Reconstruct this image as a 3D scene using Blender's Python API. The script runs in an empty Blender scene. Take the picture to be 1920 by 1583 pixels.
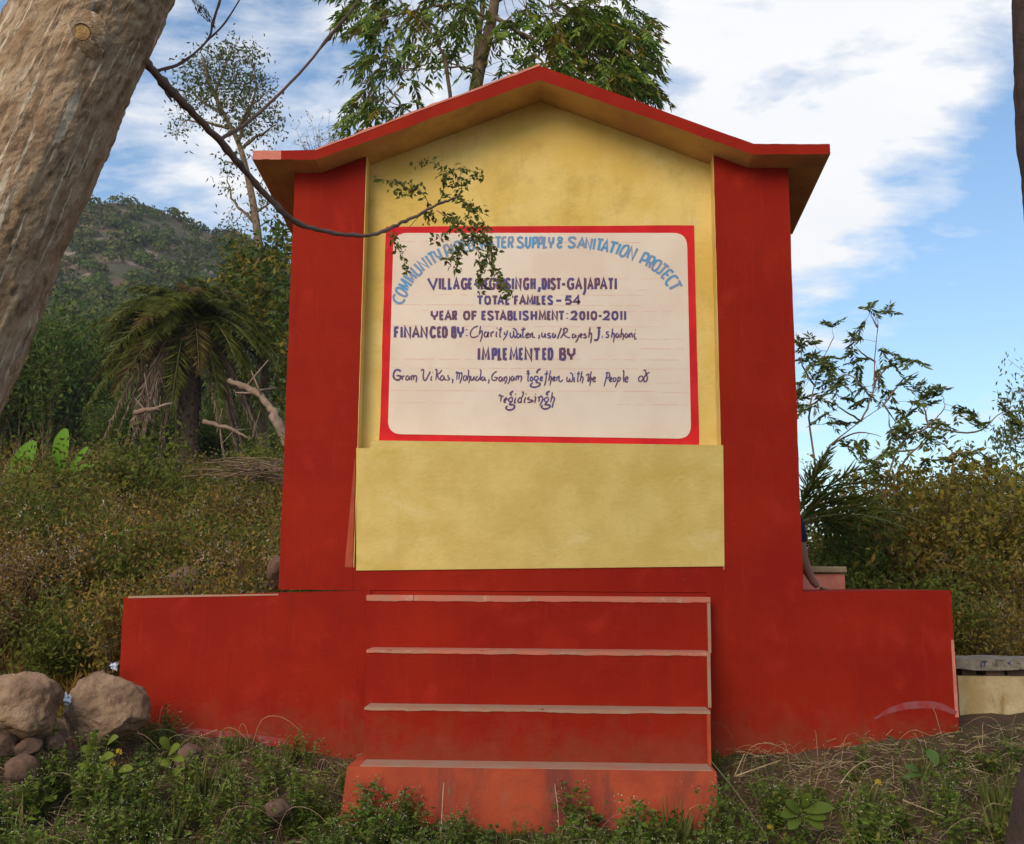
import bpy, math, random
import numpy as np
from mathutils import Vector, Matrix, noise as mnoise
random.seed(7); RNG = np.random.default_rng(11)
S = bpy.context.scene
COL = S.collection
R = math.radians

# ------------------------------------------------------------------ camera
F = 1964.0; PW, PH = 1920.0, 1583.0
yaw, pitch, roll = R(2.4), R(8.7), R(0.36)
CAM = np.array([0.0, -6.0, 1.5])
fw = np.array([-math.sin(yaw)*math.cos(pitch), math.cos(yaw)*math.cos(pitch), math.sin(pitch)])
rt0 = np.cross(fw, [0, 0, 1]); rt0 /= np.linalg.norm(rt0)
up0 = np.cross(rt0, fw)
rt = rt0*math.cos(roll) + up0*math.sin(roll)
up = up0*math.cos(roll) - rt0*math.sin(roll)
cd = bpy.data.cameras.new('camera'); cam = bpy.data.objects.new('camera', cd); COL.objects.link(cam)
cd.sensor_fit = 'HORIZONTAL'; cd.sensor_width = 36; cd.lens = 36*F/PW
cd.clip_start = 0.05; cd.clip_end = 6000
cam.matrix_world = Matrix(((rt[0], up[0], -fw[0], CAM[0]), (rt[1], up[1], -fw[1], CAM[1]), (rt[2], up[2], -fw[2], CAM[2]), (0, 0, 0, 1)))
S.camera = cam
S.render.resolution_x = 1024; S.render.resolution_y = 844

def ray(px, py):
    d = fw + rt*((px-PW/2)/F) + up*(-(py-PH/2)/F)
    return d
def P(px, py, Y):
    """real point on the vertical plane at distance Y seen at a photo position"""
    d = ray(px, py); t = (Y-CAM[1])/d[1]
    return CAM + d*t

# ------------------------------------------------------------------ light
S.view_settings.view_transform = 'Standard'; S.view_settings.look = 'None'
S.view_settings.gamma = 1; S.view_settings.exposure = 0.50; S.view_settings.use_curve_mapping = False
SUN_EL, SUN_AZ = 34, 205      # azimuth measured clockwise from +Y: behind the camera, to its left
sd = np.array([math.sin(R(SUN_AZ))*math.cos(R(SUN_EL)), math.cos(R(SUN_AZ))*math.cos(R(SUN_EL)), math.sin(R(SUN_EL))])
sl = bpy.data.lights.new('sun', 'SUN'); sl.energy = 1.5; sl.angle = R(32); sl.color = (1.0, 0.83, 0.62)
so = bpy.data.objects.new('sun', sl); COL.objects.link(so)
so.rotation_euler = Vector(-sd).to_track_quat('-Z', 'Y').to_euler()
W = bpy.data.worlds.new('World'); S.world = W; W.use_nodes = True
nt = W.node_tree; nt.nodes.clear()
def N(tree, typ, **kw):
    n = tree.nodes.new(typ)
    for k, v in kw.items(): setattr(n, k, v)
    return n
def mth(tree, op, a, b=None, c=None, clamp=False):
    n = tree.nodes.new('ShaderNodeMath'); n.operation = op; n.use_clamp = clamp
    for i, v in enumerate((a, b, c)):
        if v is None: continue
        if isinstance(v, (int, float)): n.inputs[i].default_value = v
        else: tree.links.new(v, n.inputs[i])
    return n.outputs[0]
def build_world():
    L = nt.links.new
    out = N(nt, 'ShaderNodeOutputWorld'); bg = N(nt, 'ShaderNodeBackground')
    sky = N(nt, 'ShaderNodeTexSky'); sky.sky_type = 'NISHITA'; sky.sun_disc = False
    sky.sun_elevation = R(SUN_EL); sky.sun_rotation = R(SUN_AZ); sky.air_density = 1.15; sky.dust_density = 1.3; sky.ozone_density = 2.2
    tc = N(nt, 'ShaderNodeTexCoord')
    sep = N(nt, 'ShaderNodeSeparateXYZ'); L(tc.outputs['Generated'], sep.inputs[0])
    # clouds live on a flat layer: direction projected on a plane overhead, softened near the horizon
    zz = mth(nt, 'ADD', mth(nt, 'MAXIMUM', sep.outputs[2], 0.0), 0.22)
    cx = mth(nt, 'DIVIDE', sep.outputs[0], zz); cy = mth(nt, 'DIVIDE', sep.outputs[1], zz)
    cmb = N(nt, 'ShaderNodeCombineXYZ'); L(cx, cmb.inputs[0]); L(cy, cmb.inputs[1])
    def nz(scale, detail, rough, dist=0.0, sx=1, sy=1, rot=0, loc=(0, 0, 0)):
        mp = N(nt, 'ShaderNodeMapping'); mp.inputs['Scale'].default_value = (sx, sy, 1); mp.inputs['Rotation'].default_value = (0, 0, R(rot))
        mp.inputs['Location'].default_value = loc
        L(cmb.outputs[0], mp.inputs[0])
        n = N(nt, 'ShaderNodeTexNoise'); n.inputs['Scale'].default_value = scale; n.inputs['Detail'].default_value = detail
        n.inputs['Roughness'].default_value = rough; n.inputs['Distortion'].default_value = dist
        L(mp.outputs[0], n.inputs['Vector']); return n.outputs['Fac']
    n1 = nz(2.6, 10, 0.60, 0.25, 1, 1.2, 20, (3.1, 1.7, 0))
    n2 = nz(7.0, 10, 0.62, 0.3, 0.8, 1.5, -25, (0.4, 5.2, 0))
    cov = mth(nt, 'ADD', mth(nt, 'MULTIPLY_ADD', n1, 2.0, -1.0), mth(nt, 'MULTIPLY_ADD', n2, 1.3, -0.65+0.37))
    # the few big cloud banks of the day
    def blob(px, py, size, gain):
        d = ray(px, py); d = d/np.linalg.norm(d)
        dp = N(nt, 'ShaderNodeVectorMath', operation='DOT_PRODUCT'); L(tc.outputs['Generated'], dp.inputs[0]); dp.inputs[1].default_value = d
        a = mth(nt, 'ARCCOSINE', dp.outputs['Value'])
        f = mth(nt, 'SUBTRACT', 1.0, mth(nt, 'DIVIDE', a, size), clamp=True)
        f = mth(nt, 'MULTIPLY', mth(nt, 'SMOOTH_MIN', f, 0.8, 0.3), gain)
        return f
    for b in ((1480, 120, 0.24, 0.46), (1290, 260, 0.14, 0.30), (1680, 70, 0.14, 0.30), (1500, 400, 0.11, 0.30), (1080, 90, 0.22, 0.35), (1650, 230, 0.10, 0.30),
              (300, 260, 0.10, 0.22), (420, 330, 0.10, 0.25), (600, 160, 0.16, 0.22), (1790, 420, 0.15, -0.35), (1900, 230, 0.08, -0.30), (1520, 500, 0.08, 0.16),
              (1800, 700, 0.17, -0.22), (1650, 760, 0.12, -0.2), (200, 330, 0.05, -0.15), (20, 40, 0.1, -0.2), (1600, 590, .10, .22), (1610, 110, 0.11, 0.20), (1760, 150, 0.05, 0.15), (1780, 380, .035, .3), (1840, 170, .03, .25), (1270, 150, .035, -.3), (1420, 200, .03, -.18), (1700, 330, .035, -.15), (1540, 700, .06, .12)):
        cov = mth(nt, 'ADD', cov, blob(*b))
    rmp = N(nt, 'ShaderNodeValToRGB'); e = rmp.color_ramp.elements
    e[0].position = 0.30; e[0].color = (0, 0, 0, 1); e[1].position = 0.86; e[1].color = (1, 1, 1, 1)
    e2 = rmp.color_ramp.elements.new(0.56); e2.color = (0.42, 0.42, 0.42, 1)
    L(cov, rmp.inputs[0])
    # fine wave-like cirrus ripples
    sc = N(nt, 'ShaderNodeVectorMath', operation='MULTIPLY'); L(sky.outputs[0], sc.inputs[0]); sc.inputs[1].default_value = (SKYK*0.9, SKYK*1.0, SKYK*1.05)
    ad = N(nt, 'ShaderNodeVectorMath', operation='ADD'); L(sc.outputs[0], ad.inputs[0]); ad.inputs[1].default_value = (0.0, 0.0, 0.0)
    n3 = nz(5.0, 6, 0.6, 0.2, 1, 1.6, 10, (7, 1, 0))
    cr = N(nt, 'ShaderNodeMix', data_type='RGBA'); L(n3, cr.inputs[0])
    cr.inputs[6].default_value = (0.66, 0.68, 0.72, 1); cr.inputs[7].default_value = (0.78, 0.77, 0.76, 1)
    mx = N(nt, 'ShaderNodeMix', data_type='RGBA'); L(rmp.outputs[0], mx.inputs[0]); L(ad.outputs[0], mx.inputs[6]); L(cr.outputs[2], mx.inputs[7])
    L(mx.outputs[2], bg.inputs[0]); bg.inputs[1].default_value = 1.0
    L(bg.outputs[0], out.inputs[0])
SKYK = 0.128     # the strength of the Nishita sky itself
build_world()

# ------------------------------------------------------------------ helpers
def hash3(ix, iy, iz, seed):
    h = (ix*374761393 + iy*668265263 + iz*2147483647 + seed*1274126177) & 0xffffffff
    h = (h ^ (h >> 13)) * 1274126177 & 0xffffffff
    return ((h ^ (h >> 16)) & 0xffff) / 65535.0
def vnoise(x, y, z=0.0, seed=0):
    x, y, z = np.broadcast_arrays(np.asarray(x, float), np.asarray(y, float), np.asarray(z, float))
    ix, iy, iz = np.floor(x).astype(np.int64), np.floor(y).astype(np.int64), np.floor(z).astype(np.int64)
    fx, fy, fz = x-ix, y-iy, z-iz
    fx, fy, fz = fx*fx*(3-2*fx), fy*fy*(3-2*fy), fz*fz*(3-2*fz)
    r = 0
    for a in (0, 1):
        for b in (0, 1):
            for c in (0, 1):
                w = (fx if a else 1-fx)*(fy if b else 1-fy)*(fz if c else 1-fz)
                r = r + w*hash3(ix+a, iy+b, iz+c, seed)
    return r*2-1
def fbm(x, y, z=0.0, o=4, seed=0):
    r = 0; a = 1.0; f = 1.0
    for i in range(o):
        r = r + a*vnoise(np.asarray(x)*f, np.asarray(y)*f, np.asarray(z)*f, seed+i*17); a *= 0.5; f *= 2.03
    return r/1.6
def sstep(a, b, x):
    t = np.clip((x-a)/(b-a), 0, 1); return t*t*(3-2*t)

class MB:
    """mesh builder holding triangles and quads (quads kept as two triangles)"""
    def __init__(s): s.v = []; s.t = []; s.m = []; s.n = 0; s.attr = []; s.has = False
    def add(s, v, t, mat=0, attr=None):
        v = np.asarray(v, float).reshape(-1, 3); t = np.asarray(t, np.int64).reshape(-1, 3)
        s.v.append(v); s.t.append(t+s.n); s.m.append(np.full(len(t), mat, np.int32)); s.n += len(v)
        if attr is not None: s.has = True
        s.attr.append(np.zeros((len(v), 3)) if attr is None else np.asarray(attr, float).reshape(-1, 3))
        return s
    def quad(s, a, b, c, d, mat=0): s.add([a, b, c, d], [[0, 1, 2], [0, 2, 3]], mat)
    def box(s, x0, x1, y0, y1, z0, z1, mat=0):
        v = [(x, y, z) for x in (x0, x1) for y in (y0, y1) for z in (z0, z1)]
        q = [(0, 1, 3, 2), (4, 6, 7, 5), (0, 4, 5, 1), (2, 3, 7, 6), (0, 2, 6, 4), (1, 5, 7, 3)]
        s.add(v, [t for a in q for t in ((a[0], a[1], a[2]), (a[0], a[2], a[3]))], mat)
    def prism(s, front, back, mat=0, fmat=None, bmat=None):
        """front/back: same-length loops of points"""
        n = len(front); c = (np.mean(front, 0), np.mean(back, 0))
        f = np.asarray(front, float); b = np.asarray(back, float)
        fan = bpy_tess(f)
        s.add(f, fan, mat if fmat is None else fmat); s.add(b, [t[::-1] for t in fan], mat if bmat is None else bmat)
        for i in range(n):
            j = (i+1) % n; s.add([f[i], b[i], b[j], f[j]], [[0, 1, 2], [0, 2, 3]], mat)
    def tube(s, pts, rad, sides=6, mat=0, cap=True, wob=0):
        pts = np.asarray(pts, float); n = len(pts); rad = np.broadcast_to(rad, n)
        T = np.gradient(pts, axis=0); T /= np.linalg.norm(T, axis=1)[:, None]+1e-9
        ref = np.array([0.31, 0.87, 0.38]) if abs(T[0][2]) > .5 else np.array([0, 0, 1.0])
        u = np.cross(T[0], ref); u /= np.linalg.norm(u)
        th = np.arange(sides)*2*math.pi/sides; ln = 0; V = []; A = []
        for i in range(n):
            u = u-T[i]*u.dot(T[i]); u /= np.linalg.norm(u)+1e-9; w = np.cross(T[i], u)
            if i: ln += np.linalg.norm(pts[i]-pts[i-1])
            ring = pts[i]+rad[i]*(np.cos(th)[:, None]*u+np.sin(th)[:, None]*w)
            V.append(ring); A.append(np.stack([np.cos(th)*rad[i], np.sin(th)*rad[i], np.full(sides, ln)], 1))
        V = np.concatenate(V); A = np.concatenate(A)
        t = []
        for i in range(n-1):
            a = i*sides
            for k in range(sides):
                k2 = (k+1) % sides
                t += [(a+k, a+k2, a+sides+k2), (a+k, a+sides+k2, a+sides+k)]
        if cap:
            t += [(0, k+1, k) for k in range(1, sides-1)]; b = (n-1)*sides
            t += [(b, b+k, b+k+1) for k in range(1, sides-1)]
        s.add(V, t, mat, A); return s
    def leaves(s, pos, dr, nrm, ln, wd, mat=0, fold=0.12):
        """folded diamond leaves: arrays of base, direction, face normal, length, width"""
        pos = np.asarray(pos, float).reshape(-1, 3); n = len(pos)
        if n == 0: return s
        dr = np.broadcast_to(dr, (n, 3)).astype(float); dr = dr/(np.linalg.norm(dr, axis=1)[:, None]+1e-9)
        nrm = np.broadcast_to(nrm, (n, 3)).astype(float)
        sd_ = np.cross(dr, nrm); sd_ /= np.linalg.norm(sd_, axis=1)[:, None]+1e-9; nn = np.cross(sd_, dr)
        ln = np.broadcast_to(ln, n)[:, None]; wd = np.broadcast_to(wd, n)[:, None]
        V = np.stack([pos, pos+dr*ln*.45+sd_*wd*.5+nn*wd*fold, pos+dr*ln-nn*ln*.12, pos+dr*ln*.45-sd_*wd*.5+nn*wd*fold], 1).reshape(-1, 3)
        b = np.arange(n)[:, None]*4
        t = np.concatenate([b+[0, 1, 2], b+[0, 2, 3]], 1).reshape(-1, 3)
        s.add(V, t, mat); return s
    def build(s, name, mats, parent=None, smooth=False, kind=None, loc=None):
        me = bpy.data.meshes.new(name)
        v = np.concatenate(s.v) if s.v else np.zeros((0, 3)); t = np.concatenate(s.t) if s.t else np.zeros((0, 3), int)
        if loc is not None: v = v-np.asarray(loc)
        me.vertices.add(len(v)); me.vertices.foreach_set('co', v.astype(np.float32).ravel())
        me.loops.add(len(t)*3); me.loops.foreach_set('vertex_index', t.astype(np.int32).ravel())
        me.polygons.add(len(t)); me.polygons.foreach_set('loop_start', (np.arange(len(t))*3).astype(np.int32))
        me.polygons.foreach_set('loop_total', np.full(len(t), 3, np.int32))
        if not isinstance(mats, (list, tuple)): mats = [mats]
        for m in mats: me.materials.append(m)
        if len(mats) > 1: me.polygons.foreach_set('material_index', np.concatenate(s.m).astype(np.int32))
        me.polygons.foreach_set('use_smooth', np.full(len(t), bool(smooth)))
        me.update(calc_edges=True)
        if s.has:
            at = me.attributes.new('bark', 'FLOAT_VECTOR', 'POINT'); at.data.foreach_set('vector', np.concatenate(s.attr).astype(np.float32).ravel())
        o = bpy.data.objects.new(name, me); COL.objects.link(o)
        if parent is not None: o.parent = parent
        if loc is not None: o.location = loc
        if kind: o['kind'] = kind
        return o
def bpy_tess(loop):
    from mathutils.geometry import tessellate_polygon
    return [tuple(t) for t in tessellate_polygon([[Vector(p) for p in loop]])]
def thing(name, label, cat, loc=(0, 0, 0), group=None):
    o = bpy.data.objects.new(name, None); COL.objects.link(o); o.location = loc; o.empty_display_size = .1
    o['label'] = label; o['category'] = cat
    if group: o['group'] = group
    return o
def tag(o, label, cat, group=None):
    o['label'] = label; o['category'] = cat
    if group: o['group'] = group
    return o
def part_at(mb, name, mats, root, **k):
    """build a part whose vertices are in world space under a root placed away from the origin"""
    o = mb.build(name, mats, None, **k); o.parent = root; o.location = -Vector(root.location); return o
def bevel(o, w, seg=2):
    m = o.modifiers.new('bevel', 'BEVEL'); m.width = w; m.segments = seg; m.limit_method = 'ANGLE'; m.angle_limit = R(40); return o

# ------------------------------------------------------------------ materials
def mat(name, c, c2=None, scale=3.0, rough=0.8, bump=0.0, bscale=30, spots=None, streak=None, detail=5, spec=0.3, attr=None, stretch=(1, 1, 1), pos=(0.35, 0.65)):
    m = bpy.data.materials.new(name); m.use_nodes = True; t = m.node_tree; L = t.links.new
    b = t.nodes['Principled BSDF']; b.inputs['Roughness'].default_value = rough; b.inputs['Specular IOR Level'].default_value = spec
    if attr:
        tc = N(t, 'ShaderNodeAttribute'); tc.attribute_name = attr; vec = tc.outputs['Vector']
    else:
        tc = N(t, 'ShaderNodeTexCoord'); vec = tc.outputs['Object']
    def nz(sc, dt=detail, ro=.6, st=stretch, dist=0):
        mp = N(t, 'ShaderNodeMapping'); mp.inputs['Scale'].default_value = st; L(vec, mp.inputs[0])
        n = N(t, 'ShaderNodeTexNoise'); n.inputs['Scale'].default_value = sc; n.inputs['Detail'].default_value = dt; n.inputs['Roughness'].default_value = ro; n.inputs['Distortion'].default_value = dist
        L(mp.outputs[0], n.inputs['Vector']); return n.outputs['Fac']
    def ramp(f, p0, p1):
        r = N(t, 'ShaderNodeMapRange'); L(f, r.inputs[0]); r.inputs[1].default_value = p0; r.inputs[2].default_value = p1; r.interpolation_type = 'SMOOTHSTEP'; return r.outputs[0]
    col = None
    if c2 is None: b.inputs['Base Color'].default_value = (*c, 1)
    else:
        x = N(t, 'ShaderNodeMix', data_type='RGBA'); L(ramp(nz(scale), *pos), x.inputs[0]); x.inputs[6].default_value = (*c, 1); x.inputs[7].default_value = (*c2, 1); col = x.outputs[2]
    for sp in (spots or []):   # (colour, scale, p0, p1, strength, stretch)
        x = N(t, 'ShaderNodeMix', data_type='RGBA'); f = ramp(nz(sp[1], 6, .65, sp[5] if len(sp) > 5 else (1, 1, 1), .4), sp[2], sp[3])
        L(mth(t, 'MULTIPLY', f, sp[4]), x.inputs[0])
        if col is None: x.inputs[6].default_value = (*c, 1)
        else: L(col, x.inputs[6])
        x.inputs[7].default_value = (*sp[0], 1); col = x.outputs[2]
    if col is not None: L(col, b.inputs['Base Color'])
    if bump:
        bp = N(t, 'ShaderNodeBump'); bp.inputs['Strength'].default_value = bump; bp.inputs['Distance'].default_value = .02
        L(nz(bscale, 8, .65), bp.inputs['Height']); L(bp.outputs[0], b.inputs['Normal'])
    return m
def leafmat(name, cols, rough=0.6, trans=0.3, spec=0.15):
    """per-leaf colour between several real leaf colours, a little light passes through"""
    m = bpy.data.materials.new(name); m.use_nodes = True; t = m.node_tree; L = t.links.new
    b = t.nodes['Principled BSDF']; b.inputs['Roughness'].default_value = rough; b.inputs['Specular IOR Level'].default_value = spec
    g = N(t, 'ShaderNodeNewGeometry'); r = N(t, 'ShaderNodeValToRGB'); el = r.color_ramp.elements
    n = len(cols)
    for i, c in enumerate(cols):
        e = el[i] if i < 2 else el.new(0); 
    for i, c in enumerate(cols):
        pass
    r.color_ramp.interpolation = 'LINEAR'
    es = list(r.color_ramp.elements)
    for i, c in enumerate(cols): r.color_ramp.elements[i].position = i/(n-1)*0.0+ (i/(n-1))
    for i, c in enumerate(cols): r.color_ramp.elements[i].color = (*c, 1)
    L(g.outputs['Random Per Island'], r.inputs[0])
    L(r.outputs[0], b.inputs['Base Color'])
    tr = N(t, 'ShaderNodeBsdfTranslucent'); L(r.outputs[0], tr.inputs[0]); mx = N(t, 'ShaderNodeMixShader'); mx.inputs[0].default_value = trans
    L(b.outputs[0], mx.inputs[1]); L(tr.outputs[0], mx.inputs[2]); L(mx.outputs[0], t.nodes['Material Output'].inputs[0])
    return m

RED = (0.295, 0.0145, 0.003)
M = {}
M['red'] = mat('red wall paint', RED, (0.25, 0.0095, 0.0035), 1.7, .78, .35, 45, spec=.12, spots=[((0.37, 0.022, 0.010), 4.5, .52, .72, .6), ((0.20, 0.011, 0.006), 7, .54, .74, .55, (1.6, 1, .16)), ((0.36, 0.02, 0.01), 26, .55, .7, .45, (1.4, 1, .12)), ((0.17, 0.014, 0.009), 12, .62, .74, .5), ((.46, .10, .07), 34, .70, .75, .6), ((.10, .02, .012), 75, .70, .76, .5)])
M['red_fascia'] = mat('red fascia paint', (0.30, 0.015, 0.003), (0.26, 0.010, 0.003), 4, .75, .1, 60, spec=.12, spots=[((.5, .12, .08), 30, .72, .78, .5)])
M['pink_worn'] = mat('worn pink paint', (0.62, 0.20, 0.14), (0.50, 0.15, 0.10), 9, .8, .2, 60, spots=[((.7, .42, .33), 14, .6, .75, .6)])
M['orange_worn'] = mat('weathered orange red paint', (0.47, 0.075, 0.025), (0.36, 0.052, 0.02), 3, .8, .25, 45,
    spots=[((0.16, 0.04, 0.028), 5, .46, .68, .75, (1, 1, .25)), ((0.26, 0.12, 0.07), 9, .55, .72, .6, (1, 1, .4)), ((.10, .04, .03), 14, .62, .75, .6), ((.6, .25, .16), 22, .68, .76, .4)])
M['dust_edge'] = mat('dusty worn step edge', (0.42, 0.20, 0.12), (0.38, 0.24, 0.16), 8, .9, .3, 60, spots=[((.5, .12, .06), 12, .55, .7, .7, (.6, 1, 1)), ((.12, .06, .04), 45, .68, .75, .5)])
M['nosing'] = mat('worn salmon step edge', (0.56, 0.16, 0.10), (0.42, 0.19, 0.12), 6, .85, .3, 60, spots=[((.6, .34, .26), 12, .55, .7, .7), ((.10, .04, .03), 45, .66, .72, .6)])
M['yellow'] = mat('yellow wall paint', (0.74, 0.54, 0.175), (0.66, 0.44, 0.10), 2.6, .75, .3, 40, spots=[((0.50, 0.34, 0.085), 5.5, .50, .72, .55), ((.42, .29, .10), 60, .70, .77, .5), ((.74, .60, .32), 7, .58, .75, .4), ((.45, .30, .08), 8, .55, .75, .4, (1.5, 1, .15)), ((.25, .17, .08), 150, .70, .74, .5)])
M['yellow_low'] = mat('ochre yellow wall paint', (0.66, 0.48, 0.15), (0.58, 0.405, 0.11), 4.0, .75, .3, 40, spots=[((0.54, 0.36, 0.07), 6, .54, .74, .6, (.4, 1, 1)), ((.74, .58, .28), 5, .55, .75, .5, (.6, 1, 1)), ((.40, .27, .10), 90, .70, .76, .5), ((.50, .36, .12), 10, .58, .72, .4, (1.4, 1, .2))])
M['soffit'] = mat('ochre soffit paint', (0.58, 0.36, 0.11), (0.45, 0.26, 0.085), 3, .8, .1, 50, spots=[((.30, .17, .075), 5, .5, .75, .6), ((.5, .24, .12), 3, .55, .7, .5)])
M['roof_top'] = mat('cement roof top', (0.45, 0.24, 0.19), (0.35, 0.2, 0.16), 5, .9, .3, 40)
M['border'] = mat('crimson border paint', (0.66, 0.022, 0.026), (0.54, 0.016, 0.02), 6, .75, .08, 60, spec=.12, spots=[((.72, .08, .06), 9, .6, .8, .6)])
M['panel'] = mat('off white panel paint', (0.76, 0.635, 0.515), (0.71, 0.565, 0.45), 2.5, .65, .06, 60, spots=[((.76, .56, .36), 3, .6, .8, .35)])
M['blue_paint'] = mat('sky blue lettering paint', (0.085, 0.28, 0.50), (0.22, 0.26, 0.38), 9, .6, spots=[((.06, .30, .56), 14, .55, .7, .6)], pos=(.4, .6))
M['violet_paint'] = mat('violet lettering paint', (0.13, 0.05, 0.10), (0.085, 0.06, 0.20), 14, .6, spots=[((.06, .08, .26), 20, .6, .72, .5)], pos=(.4, .6))
M['pink_line'] = mat('pink ruling line', (0.76, 0.43, 0.36))
M['mauve'] = mat('mauve grey wall stain', (0.27, 0.07, 0.07), (0.31, 0.02, 0.012), 14, .8)
M['soil'] = mat('brown soil', (0.115, 0.062, 0.034), (0.065, 0.036, 0.02), 4, .95, .6, 30, spots=[((.045, .055, .018), 6, .5, .65, .6), ((.17, .11, .06), 25, .6, .75, .6)])
M['rock'] = mat('tan boulder rock', (0.37, 0.235, 0.14), (0.22, 0.13, 0.08), 9, .9, 1.0, 34, spots=[((.50, .36, .25), 3, .55, .75, .6), ((.12, .08, .05), 8, .62, .74, .6), ((.06, .045, .035), 30, .7, .76, .5)])
M['rock_dark'] = mat('brown stone', (0.16, 0.09, 0.06), (0.10, 0.06, 0.04), 8, .9, .5, 18, spots=[((.22, .15, .10), 9, .6, .75, .5)])
M['bark_big'] = mat('grey brown ridged bark', (0.36, 0.22, 0.12), (0.56, 0.385, 0.235), 26, .9, 1.0, 75, attr='bark', stretch=(1, 1, .5), detail=9,
    spots=[((.17, .105, .06), 30, .52, .64, .8, (1, 1, .35)), ((.58, .45, .34), 14, .56, .70, .6, (1, 1, .6)), ((.78, .66, .48), 42, .57, .61, .85, (1.2, 1.2, .07)), ((.06, .04, .03), 130, .62, .70, .7, (1, 1, .5)), ((.50, .41, .33), 90, .64, .72, .6, (1, 1, .5))])
M['bark'] = mat('brown tree bark', (0.16, 0.10, 0.06), (0.25, 0.17, 0.11), 12, .9, .5, 30)
M['bark_pale'] = mat('pale dead branch', (0.30, 0.20, 0.14), (0.20, 0.13, 0.09), 8, .9, .4, 30)
M['twig'] = mat('brown twig', (0.13, 0.075, 0.055), (0.20, 0.13, 0.10), 12, .8, .4, 60, spots=[((.25, .24, .14), 5, .58, .7, .6)])
M['bark_dark'] = mat('dark violet brown bark', (0.055, 0.032, 0.026), (0.085, 0.05, 0.035), 10, .9, .7, 30)
M['wood_cut'] = mat('cut wood face', (0.55, 0.33, 0.12), (0.30, 0.16, 0.06), 30, .8, .5, 60, spots=[((.15, .08, .035), 40, .62, .7, .7)])
M['stone_slab'] = mat('grey cap slab', (0.30, 0.25, 0.19), (0.20, 0.16, 0.115), 9, .9, .9, 30, spots=[((.07, .05, .035), 16, .55, .68, .8), ((.42, .37, .30), 22, .6, .72, .6)])
M['tan_slab'] = mat('tan cap slab', (0.34, 0.25, 0.14), (0.24, 0.17, 0.10), 6, .9, .4, 30)
M['cream_wall'] = mat('stained cream wall', (0.56, 0.44, 0.25), (0.42, 0.29, 0.12), 5, .85, .5, 30, spots=[((.24, .12, .035), 7, .50, .66, .8, (1, 1, .4)), ((.09, .06, .03), 9, .66, .76, .7)])
M['blue_mark'] = mat('navy paint mark', (0.02, 0.03, 0.12))
M['skin'] = mat('brown skin', (0.18, 0.085, 0.055), rough=.5)
M['navy'] = mat('navy cloth', (0.01, 0.01, 0.025), (.012, .012, .04), 9, .9)
M['blue_cloth'] = mat('patterned blue cloth', (0.04, 0.06, 0.20), (.08, .05, .12), 40, .9)
M['hair'] = mat('black hair', (0.012, 0.01, 0.01), rough=.5)
M['white_plastic'] = mat('white plastic', (0.75, 0.78, 0.85), rough=.35)
M['straw'] = mat('dry straw', (0.46, 0.34, 0.19), (0.30, 0.20, 0.10), 20, .8)
M['stem_green'] = mat('green stem', (0.10, 0.13, 0.04), (.17, .12, .05), 10, .7)
M['stem_brown'] = mat('brown stem', (0.14, 0.08, 0.045), (.20, .13, .07), 10, .8)
M['palm_trunk'] = mat('dark palm trunk', (0.045, 0.03, 0.02), (.09, .06, .04), 12, .95, .8, 20)
M['hillrock'] = mat('hill soil and rock', (0.15, 0.085, 0.05), (0.06, 0.06, 0.03), .08, .95, .8, 1.2, spots=[((.27, .20, .15), .22, .56, .62, .85), ((.06, .07, .03), .12, .5, .6, .8), ((.05, .04, .03), .9, .6, .68, .6)])
def mud_splash(m):
    # dried mud splashed on the foot of the walls
    t = m.node_tree; b = t.nodes['Principled BSDF']; src = b.inputs['Base Color'].links[0].from_socket
    tc = N(t, 'ShaderNodeTexCoord'); sp = N(t, 'ShaderNodeSeparateXYZ'); t.links.new(tc.outputs['Object'], sp.inputs[0]); n = N(t, 'ShaderNodeTexNoise'); n.inputs['Scale'].default_value = 9; n.inputs['Detail'].default_value = 9; n.inputs['Roughness'].default_value = .7; t.links.new(tc.outputs['Object'], n.inputs['Vector'])
    f = N(t, 'ShaderNodeMapRange'); f.interpolation_type = 'SMOOTHSTEP'; t.links.new(mth(t, 'MULTIPLY_ADD', n.outputs['Fac'], -.75, sp.outputs[2]), f.inputs[0]); f.inputs[1].default_value = .50; f.inputs[2].default_value = .18; f.inputs[3].default_value = 0; f.inputs[4].default_value = .38
    x = N(t, 'ShaderNodeMix', data_type='RGBA'); t.links.new(f.outputs[0], x.inputs[0]); t.links.new(src, x.inputs[6]); x.inputs[7].default_value = (.20, .075, .035, 1); t.links.new(x.outputs[2], b.inputs['Base Color'])
mud_splash(M['red'])
L_ = {}
L_['scrub'] = leafmat('scrub leaves', [(0.114, 0.112, 0.014), (0.182, 0.152, 0.024), (0.287, 0.185, 0.042), (0.227, 0.119, 0.024), (0.129, 0.132, 0.017)])
L_['scrub_g'] = leafmat('green scrub leaves', [(0.072, 0.102, 0.012), (0.114, 0.138, 0.018), (0.157, 0.156, 0.022), (0.100, 0.090, 0.015)])
L_['scrub_b'] = leafmat('brown dry scrub leaves', [(0.271, 0.138, 0.028), (0.184, 0.132, 0.025), (0.333, 0.204, 0.050), (0.209, 0.090, 0.021), (0.148, 0.144, 0.021)], trans=.2)
L_['bud'] = leafmat('cream seed heads', [(.50, .40, .28), (.36, .28, .17), (.60, .53, .43)], trans=.2)
L_['dark'] = leafmat('dark green leaves', [(0.043, 0.083, 0.012), (0.072, 0.117, 0.018), (0.114, 0.152, 0.022), (0.051, 0.069, 0.012)])
L_['neem'] = leafmat('yellow green drooping leaves', [(0.049, 0.105, 0.013), (0.077, 0.149, 0.018), (0.207, 0.269, 0.030), (0.109, 0.179, 0.020), (0.294, 0.344, 0.050), (0.054, 0.120, 0.015)], rough=.42)
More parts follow.
